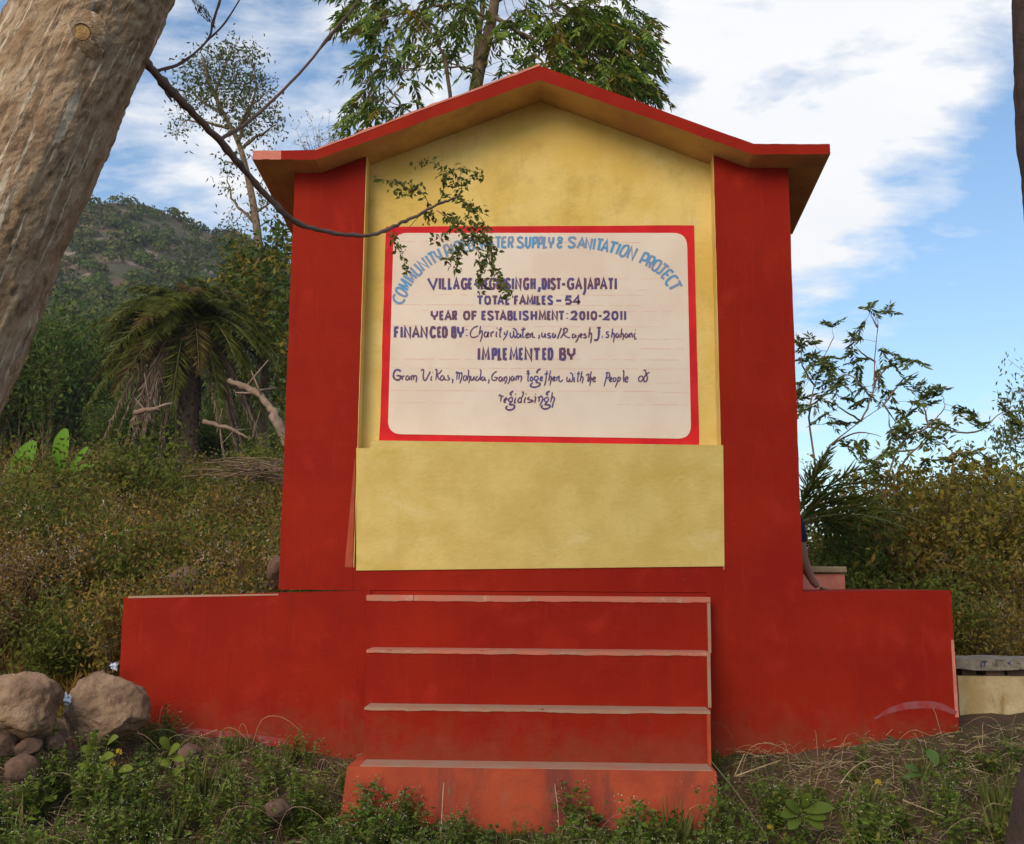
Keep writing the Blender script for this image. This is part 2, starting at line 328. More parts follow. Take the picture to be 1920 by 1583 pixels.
L_['yel'] = leafmat('olive leaves', [(0.131, 0.126, 0.015), (0.290, 0.204, 0.026), (0.189, 0.156, 0.022), (0.102, 0.090, 0.015)])
L_['gum'] = leafmat('small grey green leaves', [(.075, .09, .035), (.11, .12, .05), (.07, .11, .02), (.16, .15, .07)])
L_['fern'] = leafmat('feathery leaves', [(0.066, 0.098, 0.022), (0.120, 0.161, 0.033), (0.180, 0.196, 0.033), (0.072, 0.077, 0.022)])
L_['branch'] = leafmat('olive oval leaflets', [(0.102, 0.110, 0.021), (0.170, 0.190, 0.035), (0.111, 0.070, 0.021), (0.085, 0.140, 0.028), (0.221, 0.240, 0.042)], trans=.2)
L_['bank_yellow'] = leafmat('yellow leaf', [(.45, .33, .03), (.40, .30, .02)])
L_['palm'] = leafmat('palm leaflets', [(0.078, 0.095, 0.014), (0.113, 0.129, 0.018), (0.155, 0.157, 0.025), (0.088, 0.095, 0.016)], rough=.4)
L_['palm_dead'] = leafmat('dead palm leaflets', [(.32, .23, .17), (.23, .155, .11), (.16, .11, .075)], trans=.1)
L_['palm_old'] = leafmat('yellowing palm leaflets', [(0.136, 0.102, 0.027), (0.170, 0.102, 0.032), (0.102, 0.093, 0.027)])
L_['banana'] = leafmat('banana leaf', [(.20, .36, .03), (.15, .30, .025)], rough=.4, trans=.4)
L_['weed'] = leafmat('weed leaves', [(0.069, 0.113, 0.014), (0.103, 0.166, 0.020), (0.152, 0.212, 0.027), (0.207, 0.198, 0.036), (0.083, 0.132, 0.023)])
L_['weed_y'] = leafmat('pale weed leaves', [(.12, .18, .05), (.09, .15, .035), (.17, .20, .06)])
L_['grass'] = leafmat('grass blades', [(0.084, 0.138, 0.023), (0.144, 0.172, 0.036), (0.288, 0.230, 0.072), (0.060, 0.103, 0.018)], trans=.25)
L_['forest'] = leafmat('forest foliage', [(0.034, 0.060, 0.011), (0.056, 0.081, 0.013), (0.083, 0.101, 0.016), (0.122, 0.111, 0.023), (0.049, 0.055, 0.015)], trans=.15, rough=.8)
L_['forest_hi'] = leafmat('light forest foliage', [(0.072, 0.121, 0.020), (0.102, 0.143, 0.028), (0.120, 0.132, 0.040)], trans=.15, rough=.8)

# ------------------------------------------------------------------ terrain
def g(x, y):
    x = np.asarray(x, float); y = np.asarray(y, float)
    z0 = np.interp(x, [-30, -6, -4, -2.3, -1.2, .9, 2.3, 4, 8, 30], [.6, .85, .72, .67, .55, .56, .73, .80, .85, .7])
    fr = np.where(y > -1.3, z0+0.34*np.minimum(y, 0), z0-.442)
    fr = fr*(1-sstep(-1.3, -3.3, y)) + 0.0*sstep(-1.3, -3.3, y)
    left = .72+.205*np.clip(y-1, 0, 11)+.115*np.clip(y-12, 0, 400)
    left = np.where(y > 60, left-.1*np.clip(y-60, 0, 400)*1.3, left)
    right = z0+.03*np.clip(y, 0, 10)-.02*np.clip(y-10, 0, 80)
    wl = 1-sstep(-3.5, 1.5, x+.05*y)
    back = right*(1-wl)+left*wl
    z = fr*(1-sstep(0, 1.5, y))+back*sstep(0, 1.5, y)
    near = np.exp(-((x/25)**2+((y)/25)**2))
    return z+near*(.035*fbm(x*2.3, y*2.3, 0, 3, 5)+.012*vnoise(x*11, y*11, 0, 9))+(1-near)*.5*vnoise(x*.06, y*.06, 0, 3)
def build_ground():
    def axis(lims, steps):
        a = [lims[0]]
        while a[-1] < lims[1]: a.append(a[-1]+steps(a[-1]))
        return np.array(a)
    st = lambda c, w, f: (lambda t: f if abs(t-c) < w else f+(abs(t-c)-w)*.12)
    xs = axis((-330, 330), st(0, 4, .05)); ys = axis((-120, 420), st(-.6, 1.4, .05))
    X, Y = np.meshgrid(xs, ys); Z = g(X, Y)
    V = np.stack([X, Y, Z], 2).reshape(-1, 3); nx, ny = len(xs), len(ys)
    i = (np.arange(ny-1)[:, None]*nx+np.arange(nx-1)[None]).ravel()
    T = np.concatenate([np.stack([i, i+1, i+nx+1], 1), np.stack([i, i+nx+1, i+nx], 1)])
    mb = MB(); mb.add(V, T); o = mb.build('ground', M['soil'], smooth=True); o['kind'] = 'structure'; o['label'] = 'brown weedy ground sloping up to the plinth'
build_ground()

# hill: elevation of its ridge as seen along each bearing
def build_hill():
    sil = [(-900, 980), (-500, 800), (-200, 590), (0, 470), (90, 415), (140, 393), (175, 378), (230, 374), (290, 388), (330, 402), (380, 428), (440, 448), (500, 475), (560, 520), (700, 640), (900, 800), (1100, 930), (1250, 1010), (1400, 1075), (1700, 1100)]
    az, el = [], []
    for px, py in sil:
        d = ray(px, py); az.append(math.atan2(d[0], d[1])); el.append(d[2]/math.hypot(d[0], d[1]))
    A = np.linspace(az[0]-.5, az[-1]+.05, 260); D = np.linspace(42, 330, 150)
    E = np.interp(A, az, el); E[A < az[0]] = el[0]-(az[0]-A[A < az[0]])*.3; E = np.maximum(E, -.01)
    AA, DD = np.meshgrid(A, D); EE = np.broadcast_to(E, AA.shape)
    t = np.clip((DD-42)/(215-42), 0, 1.8)
    prof = np.where(t < 1, .13+.87*t**0.95, 1.0)
    base = np.minimum(.085, EE)
    e = base+(EE-base)*np.clip((prof-.13)/.87, 0, 1)
    z = 1.5+DD*e
    z = np.where(t > 1, 1.5+215*EE-(DD-215)*(.1+.9*EE), z)
    X = DD*np.sin(AA); Y = -6+DD*np.cos(AA)
    amp = np.clip((DD-42)/60, 0, 1)*np.clip(EE*6, 0, 1)*np.exp(-((DD-215)/60)**2*.0)
    z = z+amp*(3.0*fbm(X*.03, Y*.03, 0, 4, 21)*(np.abs(DD-215) > 0)+.8*fbm(X*.15, Y*.15, 0, 3, 31))*np.where(t < 1, 1-.75*t, .25)
    V = np.stack([X, Y, z], 2).reshape(-1, 3); nx, ny = len(A), len(D)
    i = (np.arange(ny-1)[:, None]*nx+np.arange(nx-1)[None]).ravel()
    T = np.concatenate([np.stack([i, i+1, i+nx+1], 1), np.stack([i, i+nx+1, i+nx], 1)])
    mb = MB(); mb.add(V, T); o = mb.build('hill', M['hillrock'], smooth=True); o['kind'] = 'structure'; o['label'] = 'tall hill with rocky slopes behind the left bank'
    # wood on the hill
    P3 = np.stack([X, Y, z], 2)
    pts = []; n = 0
    while n < 11000:
        a = RNG.uniform(0, len(A)-1.01, 4000); u = RNG.uniform(0, 1, 4000)**.75; dpos = 50*(1-0)*0+u*(160)
        j = dpos/(D[1]-D[0])*1.0*(215-42)/160*1.02
        ii = np.clip(a.astype(int), 0, len(A)-2); jj = np.clip(j.astype(int), 0, len(D)-2); fa = (a-ii)[:, None]; fj = (j-jj)[:, None]
        p = P3[jj, ii]*(1-fa)*(1-fj)+P3[jj, ii+1]*fa*(1-fj)+P3[jj+1, ii]*(1-fa)*fj+P3[jj+1, ii+1]*fa*fj
        dist = np.hypot(p[:, 0], p[:, 1]+6)
        bare = fbm(p[:, 0]*.05, p[:, 1]*.03, 0, 4, 77)*1.2+.3*vnoise(p[:, 0]*.2, p[:, 1]*.2, 0, 5)
        hi = np.clip((dist-95)/90, 0, 1)
        keep = (bare < .80-.82*hi) | (RNG.random(4000) < .18)
        azp = np.arctan2(p[:, 0], p[:, 1]+6)
        keep &= (azp > -.62) & (azp < .12) & (RNG.random(4000) < np.clip(dist/150, .25, 1))
        p = p[keep]; pts.append(p); n += len(p)
    pts = np.concatenate(pts)[:11000]
    for nm, sel, m, lab in (('forest', np.arange(len(pts)) % 7 != 0, L_['forest'], 'dense dark green woodland covering the hillside'), ('light_forest', np.arange(len(pts)) % 7 == 0, L_['forest_hi'], 'paler green trees scattered through the hillside wood')):
        q = pts[sel]; mb = MB()
        dist = np.hypot(q[:, 0], q[:, 1]+6)
        K = 70
        r = RNG.uniform(.8, 2.3, len(q))*np.interp(dist, [60, 120, 200], [.95, .9, .85])
        dirs = RNG.normal(size=(len(q), K, 3)); dirs /= np.linalg.norm(dirs, axis=2)[:, :, None]; dirs[:, :, 2] = np.abs(dirs[:, :, 2])*1.0-.25
        lump = 1+.25*np.sin(dirs[:, :, 0]*5+q[:, 0:1]*3)*np.cos(dirs[:, :, 1]*4+q[:, 1:2])
        c = q[:, None]+np.array([0, 0, 1])*r[:, None, None]*.55+dirs*(r[:, None]*lump*RNG.uniform(.75, 1.05, (len(q), K)))[:, :, None]*[1, 1, .85]
        c = c.reshape(-1, 3); nn = dirs.reshape(-1, 3)+RNG.normal(size=c.shape)*.35
        dd = np.cross(nn, RNG.normal(size=c.shape)); sz = np.repeat(np.clip(r*.34, .3, .95), K)*RNG.uniform(.7, 1.4, len(c))
        mb.leaves(c, dd, nn, sz, sz*.8); o = mb.build(nm, m, kind='stuff'); o['label'] = lab
build_hill()

# ------------------------------------------------------------------ monument
mon = thing('signboard_monument', 'red and yellow roofed signboard monument with stepped red plinth and painted white panel', 'monument')
YW = 0.12      # recessed yellow wall
YF, YB = -0.16, 0.85
top_px = [(475, 283), (527, 282), (592, 281), (1012, 123), (1413, 270), (1556, 270)]
bot_px = [(473, 299), (527, 299), (592, 300), (1012, 150), (1411, 290), (1557, 289)]
drop = [.14, .13, .10, 0, .10, .14]
def densify(a, k=26):
    o = []
    for i in range(len(a)-1):
        for t in np.linspace(0, 1, k, endpoint=False): o.append(tuple(np.array(a[i])*(1-t)+np.array(a[i+1])*t))
    return o+[tuple(a[-1])]
dp = [d[0] for d in densify([(d,) for d in drop])]; top_px = densify(top_px); bot_px = densify(bot_px); drop = dp
top_px = [(x, y+.55*float(vnoise(i*.35, 1, 0, 2))) for i, (x, y) in enumerate(top_px)]; bot_px = [(x, y+.55*float(vnoise(i*.4, 9, 0, 2))) for i, (x, y) in enumerate(bot_px)]
ft = [P(a, b, YF) for a, b in top_px]; fb = [P(a, b, YF) for a, b in bot_px]
bt = [np.array([p[0]*1.0, YB, p[2]-d]) for p, d in zip(ft, drop)]; bb = [np.array([p[0], YB, p[2]-d]) for p, d in zip(fb, drop)]
def soffit(X, Y):
    k = (Y-YF)/(YB-YF); xs = [p[0] for p in fb]
    return float(np.interp(X, xs, [a[2]*(1-k)+b[2]*k for a, b in zip(fb, bb)]))
mb = MB(); n = len(ft)
for i in range(n-1):
    j = i+1
    mb.quad(fb[i], fb[j], ft[j], ft[i], 1 if i < 26 else 0)
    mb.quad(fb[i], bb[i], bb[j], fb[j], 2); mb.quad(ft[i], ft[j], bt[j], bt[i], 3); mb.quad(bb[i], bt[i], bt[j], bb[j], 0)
mb.quad(fb[0], ft[0], bt[0], bb[0], 1); mb.quad(fb[-1], bb[-1], bt[-1], ft[-1], 0)
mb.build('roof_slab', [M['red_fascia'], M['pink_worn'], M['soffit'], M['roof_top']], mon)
# pale worn lip along the top of the left slope, and a cement drip on the ridge
mb = MB()
for i in (52,):
    a, b = ft[52], ft[78]; k = np.linspace(0, 1, 30)
    L1 = [a+(b-a)*t+np.array([0, -.003, -.004-.003*vnoise(t*20, 0, 0, 3)]) for t in k]; L2 = [p*1.0+np.array([0, 0.001, .014+.006*float(vnoise(t*33, 2, 0, 3))]) for p, t in zip(L1, k)]
    for q in range(29): mb.quad(L1[q], L1[q+1], L2[q+1], L2[q]); mb.quad(L2[q], L2[q+1], L2[q+1]+[0, .05, 0], L2[q]+[0, .05, 0])
mb.build('worn_roof_lip', M['pink_worn'], mon)
zt = P(1014, 1109, 0)[2]           # plinth top
def pillar(pl_t, pr_t, pl_b, pr_b):
    xa, xb = P(pl_t, 325, 0)[0], P(pr_t, 325, 0)[0]; xc, xd = P(pl_b, 1109, 0)[0], P(pr_b, 1109, 0)[0]
    def edge(x0, z0, x1, z1, sd_):
        return [(x0+(x1-x0)*t+.0022*float(vnoise(t*14, sd_, 0, 6))+.0012*float(vnoise(t*50, sd_, 0, 8)), z0+(z1-z0)*t) for t in np.linspace(0, 1, 60)[1:-1]]
    xk = [x for x in (fb[52][0], fb[104][0]) if xa < x < xb]
    tops = [xb]+xk+[xa]
    e1 = edge(xd, zt, xb, soffit(xb, 0), pl_t); e2 = edge(xa, soffit(xa, 0), xc, zt, pr_t)
    fr = [(xc, 0, zt), (xd, 0, zt)]+[(x, 0, z) for x, z in e1]+[(x, 0, soffit(x, 0)+.03) for x in tops]+[(x, 0, z) for x, z in e2]
    bk = [(xc, .6, zt), (xd, .6, zt)]+[(x, .6, z) for x, z in e1]+[(x, .6, soffit(x, .6)+.03) for x in tops]+[(x, .6, z) for x, z in e2]
    mb = MB(); mb.prism(fr, bk); return mb.build('pillar', M['red'], mon), xa, xb, xc, xd
p1, pl0, pl1, plc, pld = pillar(553, 686, 522, 661)
p2, pr0, pr1, prc, prd = pillar(1339, 1478, 1359, 1506)
# yellow recessed wall + reveals (reveals are thin yellow skins on the pillars' inner faces)
xs = [pl1-.01, 0, pr0+.01]; xap = fb[78][0]
zl = P(1014, 1066, 0)[2]
mb = MB()
fr = [(min(pl1, pld)-.02, YW, zl-.02), (max(pr0, prc)+.02, YW, zl-.02), (pr0+.02, YW, soffit(pr0, YW)+.03), (xap, YW, soffit(xap, YW)+.03), (pl1-.02, YW, soffit(pl1, YW)+.03)]
mb.prism(fr, [(p[0], .5, p[2]-.02) for p in fr]); mb.build('signboard_wall', M['yellow'], mon)
for (xt, xb_, s) in ((pl1, pld, 1), (pr0, prc, -1)):
    mb = MB(); e = .004*s
    mb.prism([(xt, .001, soffit(xt, 0)+.01), (xb_, .001, zl), (xb_+e, .001, zl), (xt+e, .001, soffit(xt, 0)+.01)],
             [(xt, YW-.002, soffit(xt, YW)+.01), (xb_, YW-.002, zl), (xb_+e, YW-.002, zl), (xt+e, YW-.002, soffit(xt, YW)+.01)]); mb.build('reveal', M['yellow'], mon)
# lower ochre wall, flush with the pillars
a, b, c, d = P(668, 840, -.004), P(1356, 835, -.004), P(1358.5, 1062, -.004), P(668, 1070, -.004)
a2, b2 = P(697, 826, -.004), P(1355, 835, -.004)
mb = MB(); fr = [d, c, b, a2, P(694, 841, -.004), a]
mb.prism(fr, [(p[0], YW-.002, p[2]) for p in fr]); mb.build('lower_wall', M['yellow_low'], mon)
mb = MB(); mb.box(pld-.05, prc+.05, .003, .5, zt-.0, P(1014, 1056, 0)[2]); mb.build('base_band', M['red'], mon)
# worn strips on the inner edges of the pillars
mb = MB(); mb.prism([P(665, 860, -.003), P(646, 1064, -.003), P(661, 1064, -.003), P(667, 860, -.003)], [P(665, 860, .001), P(646, 1064, .001), P(661, 1064, .001), P(667, 860, .001)]); mb.build('worn_edge', M['orange_worn'], mon)
# plinth wings
def wing(x0t, x1, x0b, yt, left):
    A = P(x0t, yt, -.012); B = P(x0b, 1420, -.012)
    xin = P(x1, 1200, 0)[0]
    fr = [(B[0], -.012, .2), (xin, -.012, .2), (xin, -.012, zt+.0), (A[0], -.012, A[2])]
    if not left: fr = [(xin, -.012, .2), (B[0], -.012, .2), (A[0], -.012, A[2]), (xin, -.012, zt)]
    mb = MB(); mb.prism(fr, [(p[0], 1.25, p[2]) for p in fr]); return mb
bevel(wing(232, 693, 216, 1120, True).build('plinth_wing', M['red'], mon), .006)
bevel(wing(1783, 1326, 1801, 1107, False).build('plinth_wing', M['red'], mon), .006)
mb = MB(); xa, xb = P(686, 1200, 0)[0], P(1334, 1200, 0)[0]
mb.box(xa, xb, .0, 1.25, .2, zt-.003); mb.build('plinth_core', M['red'], mon)
# thin dusty edge on the top of the left wing
mb = MB(); u0, u1 = P(240, 1118, -.015), P(522, 1113.5, -.015)
mb.prism([u0, u1, u1+[0, 0, -.009], u0+[0, 0, -.012]], [p+[0, .3, .0] for p in (u0, u1, u1+[0, 0, -.009], u0+[0, 0, -.012])]); mb.build('dusty_edge', M['dust_edge'], mon)
# steps
YA = -.12; TR = [.20, .18, .20]
Ys = [YA, YA-TR[0], YA-TR[0]-TR[1], YA-sum(TR)]
spec = [(688, 1331, 688, 1331, 1118, 9), (688, 1331, 685, 1332, 1221, 5), (684, 1331, 680, 1335, 1330, 4)]
for k, (xl, xr, xl2, xr2, yt, noseh) in enumerate(spec):
    Yk = Ys[k]; a, b = P(xl, yt-.3, Yk), P(xr, yt+2, Yk); c, d = P(xl2, yt+110, Yk), P(xr2, yt+110, Yk)
    z = (a[2]+b[2])/2; zb = .2
    mb = MB(); fr = [(c[0], Yk, zb), (d[0], Yk, zb), (b[0], Yk, z), (a[0], Yk, z)]; mb.prism(fr, [(p[0], .0-.001, p[2]) for p in fr])
    bevel(mb.build('step', M['red'], mon), .004)
    h = noseh*6/1964; mb = MB()
    segs = [a[0]-.002, a[0]+.26, b[0]+.002] if k == 0 else [a[0]-.002, b[0]+.002]
    for q in range(len(segs)-1):
        xx = np.linspace(segs[q]+(.004 if q else 0), segs[q+1], 90); yb_ = Yk+(.12 if k == 0 else TR[k-1]-.004)
        wv = [(x, Yk-.004+.0012*float(vnoise(x*17, k, 0, 3)), z+.003-.0025*max(0, float(vnoise(x*13, k, 0, 5)))-.004*max(0, float(vnoise(x*41, k, 0, 9))-.45), z-h+.0028*float(vnoise(x*11, k, 0, 8))+.0018*float(vnoise(x*37, k, 0, 4))) for x in xx]
        for e in range(89):
            (xa_, ya_, ta_, ba_), (xb_, yb2, tb_, bb_) = wv[e], wv[e+1]
            mb.quad((xa_, ya_, ba_), (xb_, yb2, bb_), (xb_, yb2, tb_), (xa_, ya_, ta_)); mb.quad((xa_, ya_, ta_), (xb_, yb2, tb_), (xb_, yb_, z+.003), (xa_, yb_, z+.003)); mb.quad((xa_, ya_, ba_), (xa_, yb_, ba_), (xb_, yb_, bb_), (xb_, yb2, bb_))
    mb.build('nosing', M['nosing'] if k < 2 else M['dust_edge'], mon)
    mb = MB(); wl_ = .016
    mb.box(b[0]-wl_, b[0]+.0015, Yk-.002, -.02, P(1331, yt+106, Yk)[2], z-h-.001); mb.build('worn_side_edge', M['orange_worn'] if k == 2 else M['dust_edge'], mon)
Y4 = Ys[3]
A1, B1 = P(651, 1441, Y4), P(1343, 1444, Y4); z = (A1[2]+B1[2])/2
C1, D1 = P(633, 1540, Y4-.02), P(1348, 1530, Y4-.02)
mb = MB(); fr = [(C1[0]-.03, Y4-.03, 0.0), (D1[0]+.02, Y4-.03, 0.0), (B1[0], Y4, z), (A1[0], Y4, z)]; mb.prism(fr, [(p[0], -.02, p[2]) for p in fr])
bevel(mb.build('base_block', M['orange_worn'], mon), .012, 3)
mb = MB(); mb.box(A1[0]+.06, B1[0]-.015, Y4+.012, Ys[2]-.002, z-.01, z+.004); mb.build('dusty_tread', M['dust_edge'], mon)
# stains at the foot of the wings
def ribbon(mb, pts, w, y, mat=0):
    """flat painted stroke: pts in photo pixels, w half width(s) in pixels, mitred, on plane Y=y"""
    p = np.asarray(pts, float); n = len(p); w = np.broadcast_to(w, n)
    if n == 1: p = np.array([p[0]-[w[0], 0], p[0]+[w[0], 0]]); n = 2; w = np.array([w[0], w[0]])
    T = np.diff(p, axis=0); T /= np.linalg.norm(T, axis=1)[:, None]+1e-9
    V = []
    for i in range(n):
        t0 = T[max(i-1, 0)]; t1 = T[min(i, n-2)]; nn = np.array([-(t0+t1)[1], (t0+t1)[0]]); l = np.linalg.norm(nn)
        if l < 1e-6: nn = np.array([-t0[1], t0[0]]); l = 1
        nn = nn/l; k = 1/max(.55, abs(nn.dot([-t0[1], t0[0]])))
        V += [P(*(p[i]+nn*w[i]*k), y), P(*(p[i]-nn*w[i]*k), y)]
    t = []
    for i in range(n-1): a = 2*i; t += [(a, a+1, a+3), (a, a+3, a+2)]
    mb.add(V, t, mat)
def smooth_pts(p, k=3):
    p = np.asarray(p, float)
    if len(p) < 3: return p
    q = np.vstack([2*p[0]-p[1], p, 2*p[-1]-p[-2]]); o = []
    for i in range(1, len(q)-2):
        for s_ in range(k):
            t = s_/k; o.append(.5*((2*q[i])+(-q[i-1]+q[i+1])*t+(2*q[i-1]-5*q[i]+4*q[i+1]-q[i+2])*t*t+(-q[i-1]+3*q[i]-3*q[i+1]+q[i+2])*t**3))
    o.append(p[-1]); return np.array(o)
mb = MB(); ribbon(mb, [(296, 1369), (340, 1376), (420, 1386), (480, 1393), (540, 1398)], [9, 13, 15, 15, 12], -.0145); mb.build('stain', M['mauve'], mon)
mb = MB(); ribbon(mb, smooth_pts([(1640, 1348), (1672, 1331), (1715, 1322), (1760, 1324), (1793, 1338)]), [2, 3, 4.5, 5.5, 6.5, 7, 7, 7, 7, 6.5, 6, 5, 4], -.0145); mb.build('stain', M['mauve'], mon)
mb = MB(); xr = P(1783.5, 1107, -.012)[0]
mb.prism([P(1783, 1200, -.0135), P(1791, 1345, -.0135), P(1798, 1345, -.0135), P(1788.5, 1200, -.0135)], [P(1783, 1200, -.011), P(1791, 1345, -.011), P(1798, 1345, -.011), P(1788.5, 1200, -.011)]); mb.build('worn_edge', M['pink_worn'], mon)

# sign: border, panel, ruling lines, lettering
def sheet(loop_px, y, depth, name, m, hole=None):
    fr = [P(a, b, y) for a, b in loop_px]; mb = MB(); mb.prism(fr, [(p[0], y+depth, p[2]) for p in fr]); return mb.build(name, m, mon)
wob = lambda p, q, n, amp, sd_: [(p[0]+(q[0]-p[0])*t+amp*float(vnoise(t*9, sd_, 0, 2)), p[1]+(q[1]-p[1])*t+amp*float(vnoise(t*9, sd_+5, 0, 4))) for t in np.linspace(0, 1, n, endpoint=False)]
loop = wob((724, 425), (1302, 423), 24, .8, 1)+wob((1302, 423), (1311, 836), 20, .8, 2)+wob((1311, 836), (711, 828), 24, .8, 3)+wob((711, 828), (724, 425), 20, .8, 4)
sheet(loop, YW-.003, .004, 'red_border', M['border'])
def rr(x0, y0, x1, y1, x2, y2, x3, y3, r):
    cs = [(x0, y0), (x1, y1), (x2, y2), (x3, y3)]; L = []
    for i in range(4):
        a, b, c = np.array(cs[i-1], float), np.array(cs[i], float), np.array(cs[(i+1) % 4], float)
        u = (a-b)/np.linalg.norm(a-b); v = (c-b)/np.linalg.norm(c-b)
        for t in np.linspace(0, 1, 9):
            L.append(tuple((1-t)**2*(b+u*r)+2*t*(1-t)*b+t*t*(b+v*r)))
    return L
sheet(rr(738, 437, 1288, 437, 1296, 823, 727, 814, 26), YW-.006, .0025, 'white_panel', M['panel'])
YL = YW-.0072
mb = MB(); rs = random.Random(5)
for (y, x0, x1) in ((454, 740, 1200), (522, 800, 1180), (522, 1200, 1250), (543, 1195, 1215), (553, 823, 1210), (572, 740, 1200), (583, 790, 1260), (612, 733, 1240), (634, 733, 770), (635, 1150, 1285), (653, 1200, 1285), (674, 731, 1275), (691, 735, 1290), (717, 1230, 1280), (733, 730, 1230), (735, 1240, 1290), (756, 732, 870), (758, 1155, 1290)):
    x = x0
    while x < x1:
        w = rs.uniform(8, 60); e = min(x+w, x1); ribbon(mb, [(x, y+(x-950)*.004), (e, y+(e-950)*.004)], rs.uniform(.22, .5), YW-.0066); x = e+rs.uniform(0, 16)
mb.build('ruling_lines', M['pink_line'], mon, kind='stuff')

class Letters:
    def __init__(s): s.mb = MB(); s.k = 0
    def stroke(s, pts, w, curve=False):
        if curve: pts = smooth_pts(pts)
        n = len(pts); rs_ = np.array([w*(1.15+.10*math.sin(s.k*1.7+i*1.3)) for i in range(max(n, 1))])
        if curve and n > 4: rs_[0] *= .7; rs_[-1] *= .6
        ribbon(s.mb, pts, rs_ if n > 1 else [w], YL-.00012*(s.k % 9)); s.k += 1
    def line(s, name, m): return s.mb.build(name, m, mon)
A_ = [(0, 1), (.5, 0), (1, 1)]
G = {'A': ([(.08, 1), (.5, .02), (.92, 1)], [(.24, .66), (.76, .66)]), 'B': ([(.08, 0), (.08, 1)], [(.08, .04), (.75, .05), (.88, .25), (.7, .47), (.08, .48)], [(.5, .48), (.88, .56), (.95, .78), (.75, .96), (.08, .96)]),
     'C': ('c', [(.95, .22), (.7, .04), (.3, .08), (.08, .4), (.1, .7), (.35, .95), (.7, .95), (.95, .75)]), 'D': ([(.1, 0), (.1, 1)], [(.1, .05), (.65, .06), (.9, .3), (.9, .7), (.65, .94), (.1, .95)]),
     'E': ([(.12, 0), (.12, 1)], [(.12, .07), (.95, .07)], [(.12, .5), (.8, .5)], [(.12, .93), (.95, .93)]), 'F': ([(.12, 0), (.12, 1)], [(.12, .07), (.95, .07)], [(.12, .5), (.8, .5)]),
     'G': ([(.95, .2), (.75, .05), (.35, .06), (.1, .3), (.1, .72), (.35, .95), (.7, .95), (.88, .85), (.88, .55), (.55, .55)],), 'H': ([(.1, 0), (.1, 1)], [(.9, 0), (.9, 1)], [(.1, .5), (.9, .5)]),
     'I': ([(.5, 0), (.5, 1)],), 'J': ([(.25, .07), (.75, .07)], [(.7, 0), (.66, 1.1), (.45, 1.35), (.1, 1.5)]), 'L': ([(.15, 0), (.15, .94), (1, .94)],), 'M': ([(.06, 1), (.14, 0), (.5, .8), (.86, 0), (.94, 1)],),
     'N': ([(.08, 1), (.08, 0), (.92, 1), (.92, 0)],), 'O': ([(.5, .05), (.8, .16), (.9, .5), (.8, .84), (.5, .95), (.2, .84), (.1, .5), (.2, .16), (.52, .05)],), 'P': ([(.12, 0), (.12, 1)], [(.12, .05), (.8, .06), (.92, .3), (.8, .55), (.12, .58)]),
     'R': ([(.12, 0), (.12, 1)], [(.12, .05), (.8, .06), (.9, .28), (.75, .5), (.12, .52)], [(.5, .52), (.92, 1)]), 'S': ('c', [(.92, .2), (.65, .04), (.25, .1), (.15, .3), (.5, .5), (.88, .7), (.75, .93), (.35, .96), (.08, .8)]),
     'T': ([(0, .07), (1, .07)], [(.5, .07), (.5, 1)]), 'V': ([(.04, .02), (.6, .97), (.95, .0)],), 'Y': ([(.08, 0), (.1, .45), (.5, .68), (.9, .45), (.92, 0)], [(.5, .65), (.5, 1)]),
     '-': ([(0, .55), (1, .55)],), ':': ([(.5, .22), (.5, .32)], [(.5, .76), (.5, .86)]), ',': ([(.7, .8), (.6, 1), (.1, 1.25)],),
     '0': ([(.5, .05), (.82, .2), (.9, .5), (.82, .82), (.5, .95), (.18, .82), (.1, .5), (.18, .2), (.52, .05)],), '1': ([(.5, 0), (.5, 1)],), '2': ([(.08, .25), (.3, .06), (.7, .06), (.9, .3), (.7, .6), (.1, .93), (1, .93)],),
     '5': ([(.95, .07), (.25, .07), (.15, .45), (.65, .42), (.9, .68), (.65, .93), (.05, .9)],), '4': ([(.7, 1), (.7, 0), (.05, .68), (1, .68)],)}
def caps(txt, y0, y1, sw, name, slope=0.0):
    L = Letters()
    for ch, x0, x1 in txt:
        gl = G[ch]; cv = False
        if gl[0] == 'c': cv = True; gl = gl[1:]
        e = sw*.45 if ch not in 'I1:-,' else 0
        dy = ((x0+x1)/2-950)*slope
        for st in gl:
            pts = [(x0+e+(x1-x0-2*e)*u, y0+dy+sw*.3+(y1-y0-sw*.6)*v) for u, v in st]
            L.stroke(pts, sw*(.78 if ch in ':' else 1), cv)
    return L.line(name, M['violet_paint'])
caps([('V', 801, 821), ('I', 822.7, 827), ('L', 828.5, 838), ('L', 840, 848), ('A', 849.5, 862), ('G', 864.3, 876.7), ('E', 878, 886), ('-', 888.8, 894), ('R', 895.5, 907), ('E', 908.5, 916), ('G', 917, 929), ('D', 931, 940.5), ('I', 943, 946), ('S', 947, 958), ('I', 960, 963.5), ('N', 966, 977.5), ('G', 981, 992), ('H', 995, 1004), (',', 1009, 1013), ('D', 1016, 1025), ('I', 1027, 1031), ('S', 1032, 1042), ('T', 1042.5, 1052.5), ('-', 1053.5, 1060), ('G', 1063, 1077), ('A', 1078, 1092), ('J', 1092, 1100), ('A', 1101, 1113), ('P', 1115, 1125), ('A', 1124.5, 1139), ('T', 1140, 1150.5), ('I', 1152, 1157)], 521.5, 543, 2.1, 'painted_text_line')
caps([('T', 894, 906), ('O', 907.5, 921), ('T', 922.5, 933.5), ('A', 932, 945.5), ('L', 947.5, 955.5), ('F', 964, 972.5), ('A', 973, 987), ('M', 987.5, 1000), ('I', 1001, 1004), ('L', 1006, 1014), ('E', 1016, 1024), ('S', 1026, 1037), ('-', 1043, 1052.5), ('5', 1059, 1073), ('4', 1074, 1089)], 554.5, 571.5, 1.9, 'painted_text_line')
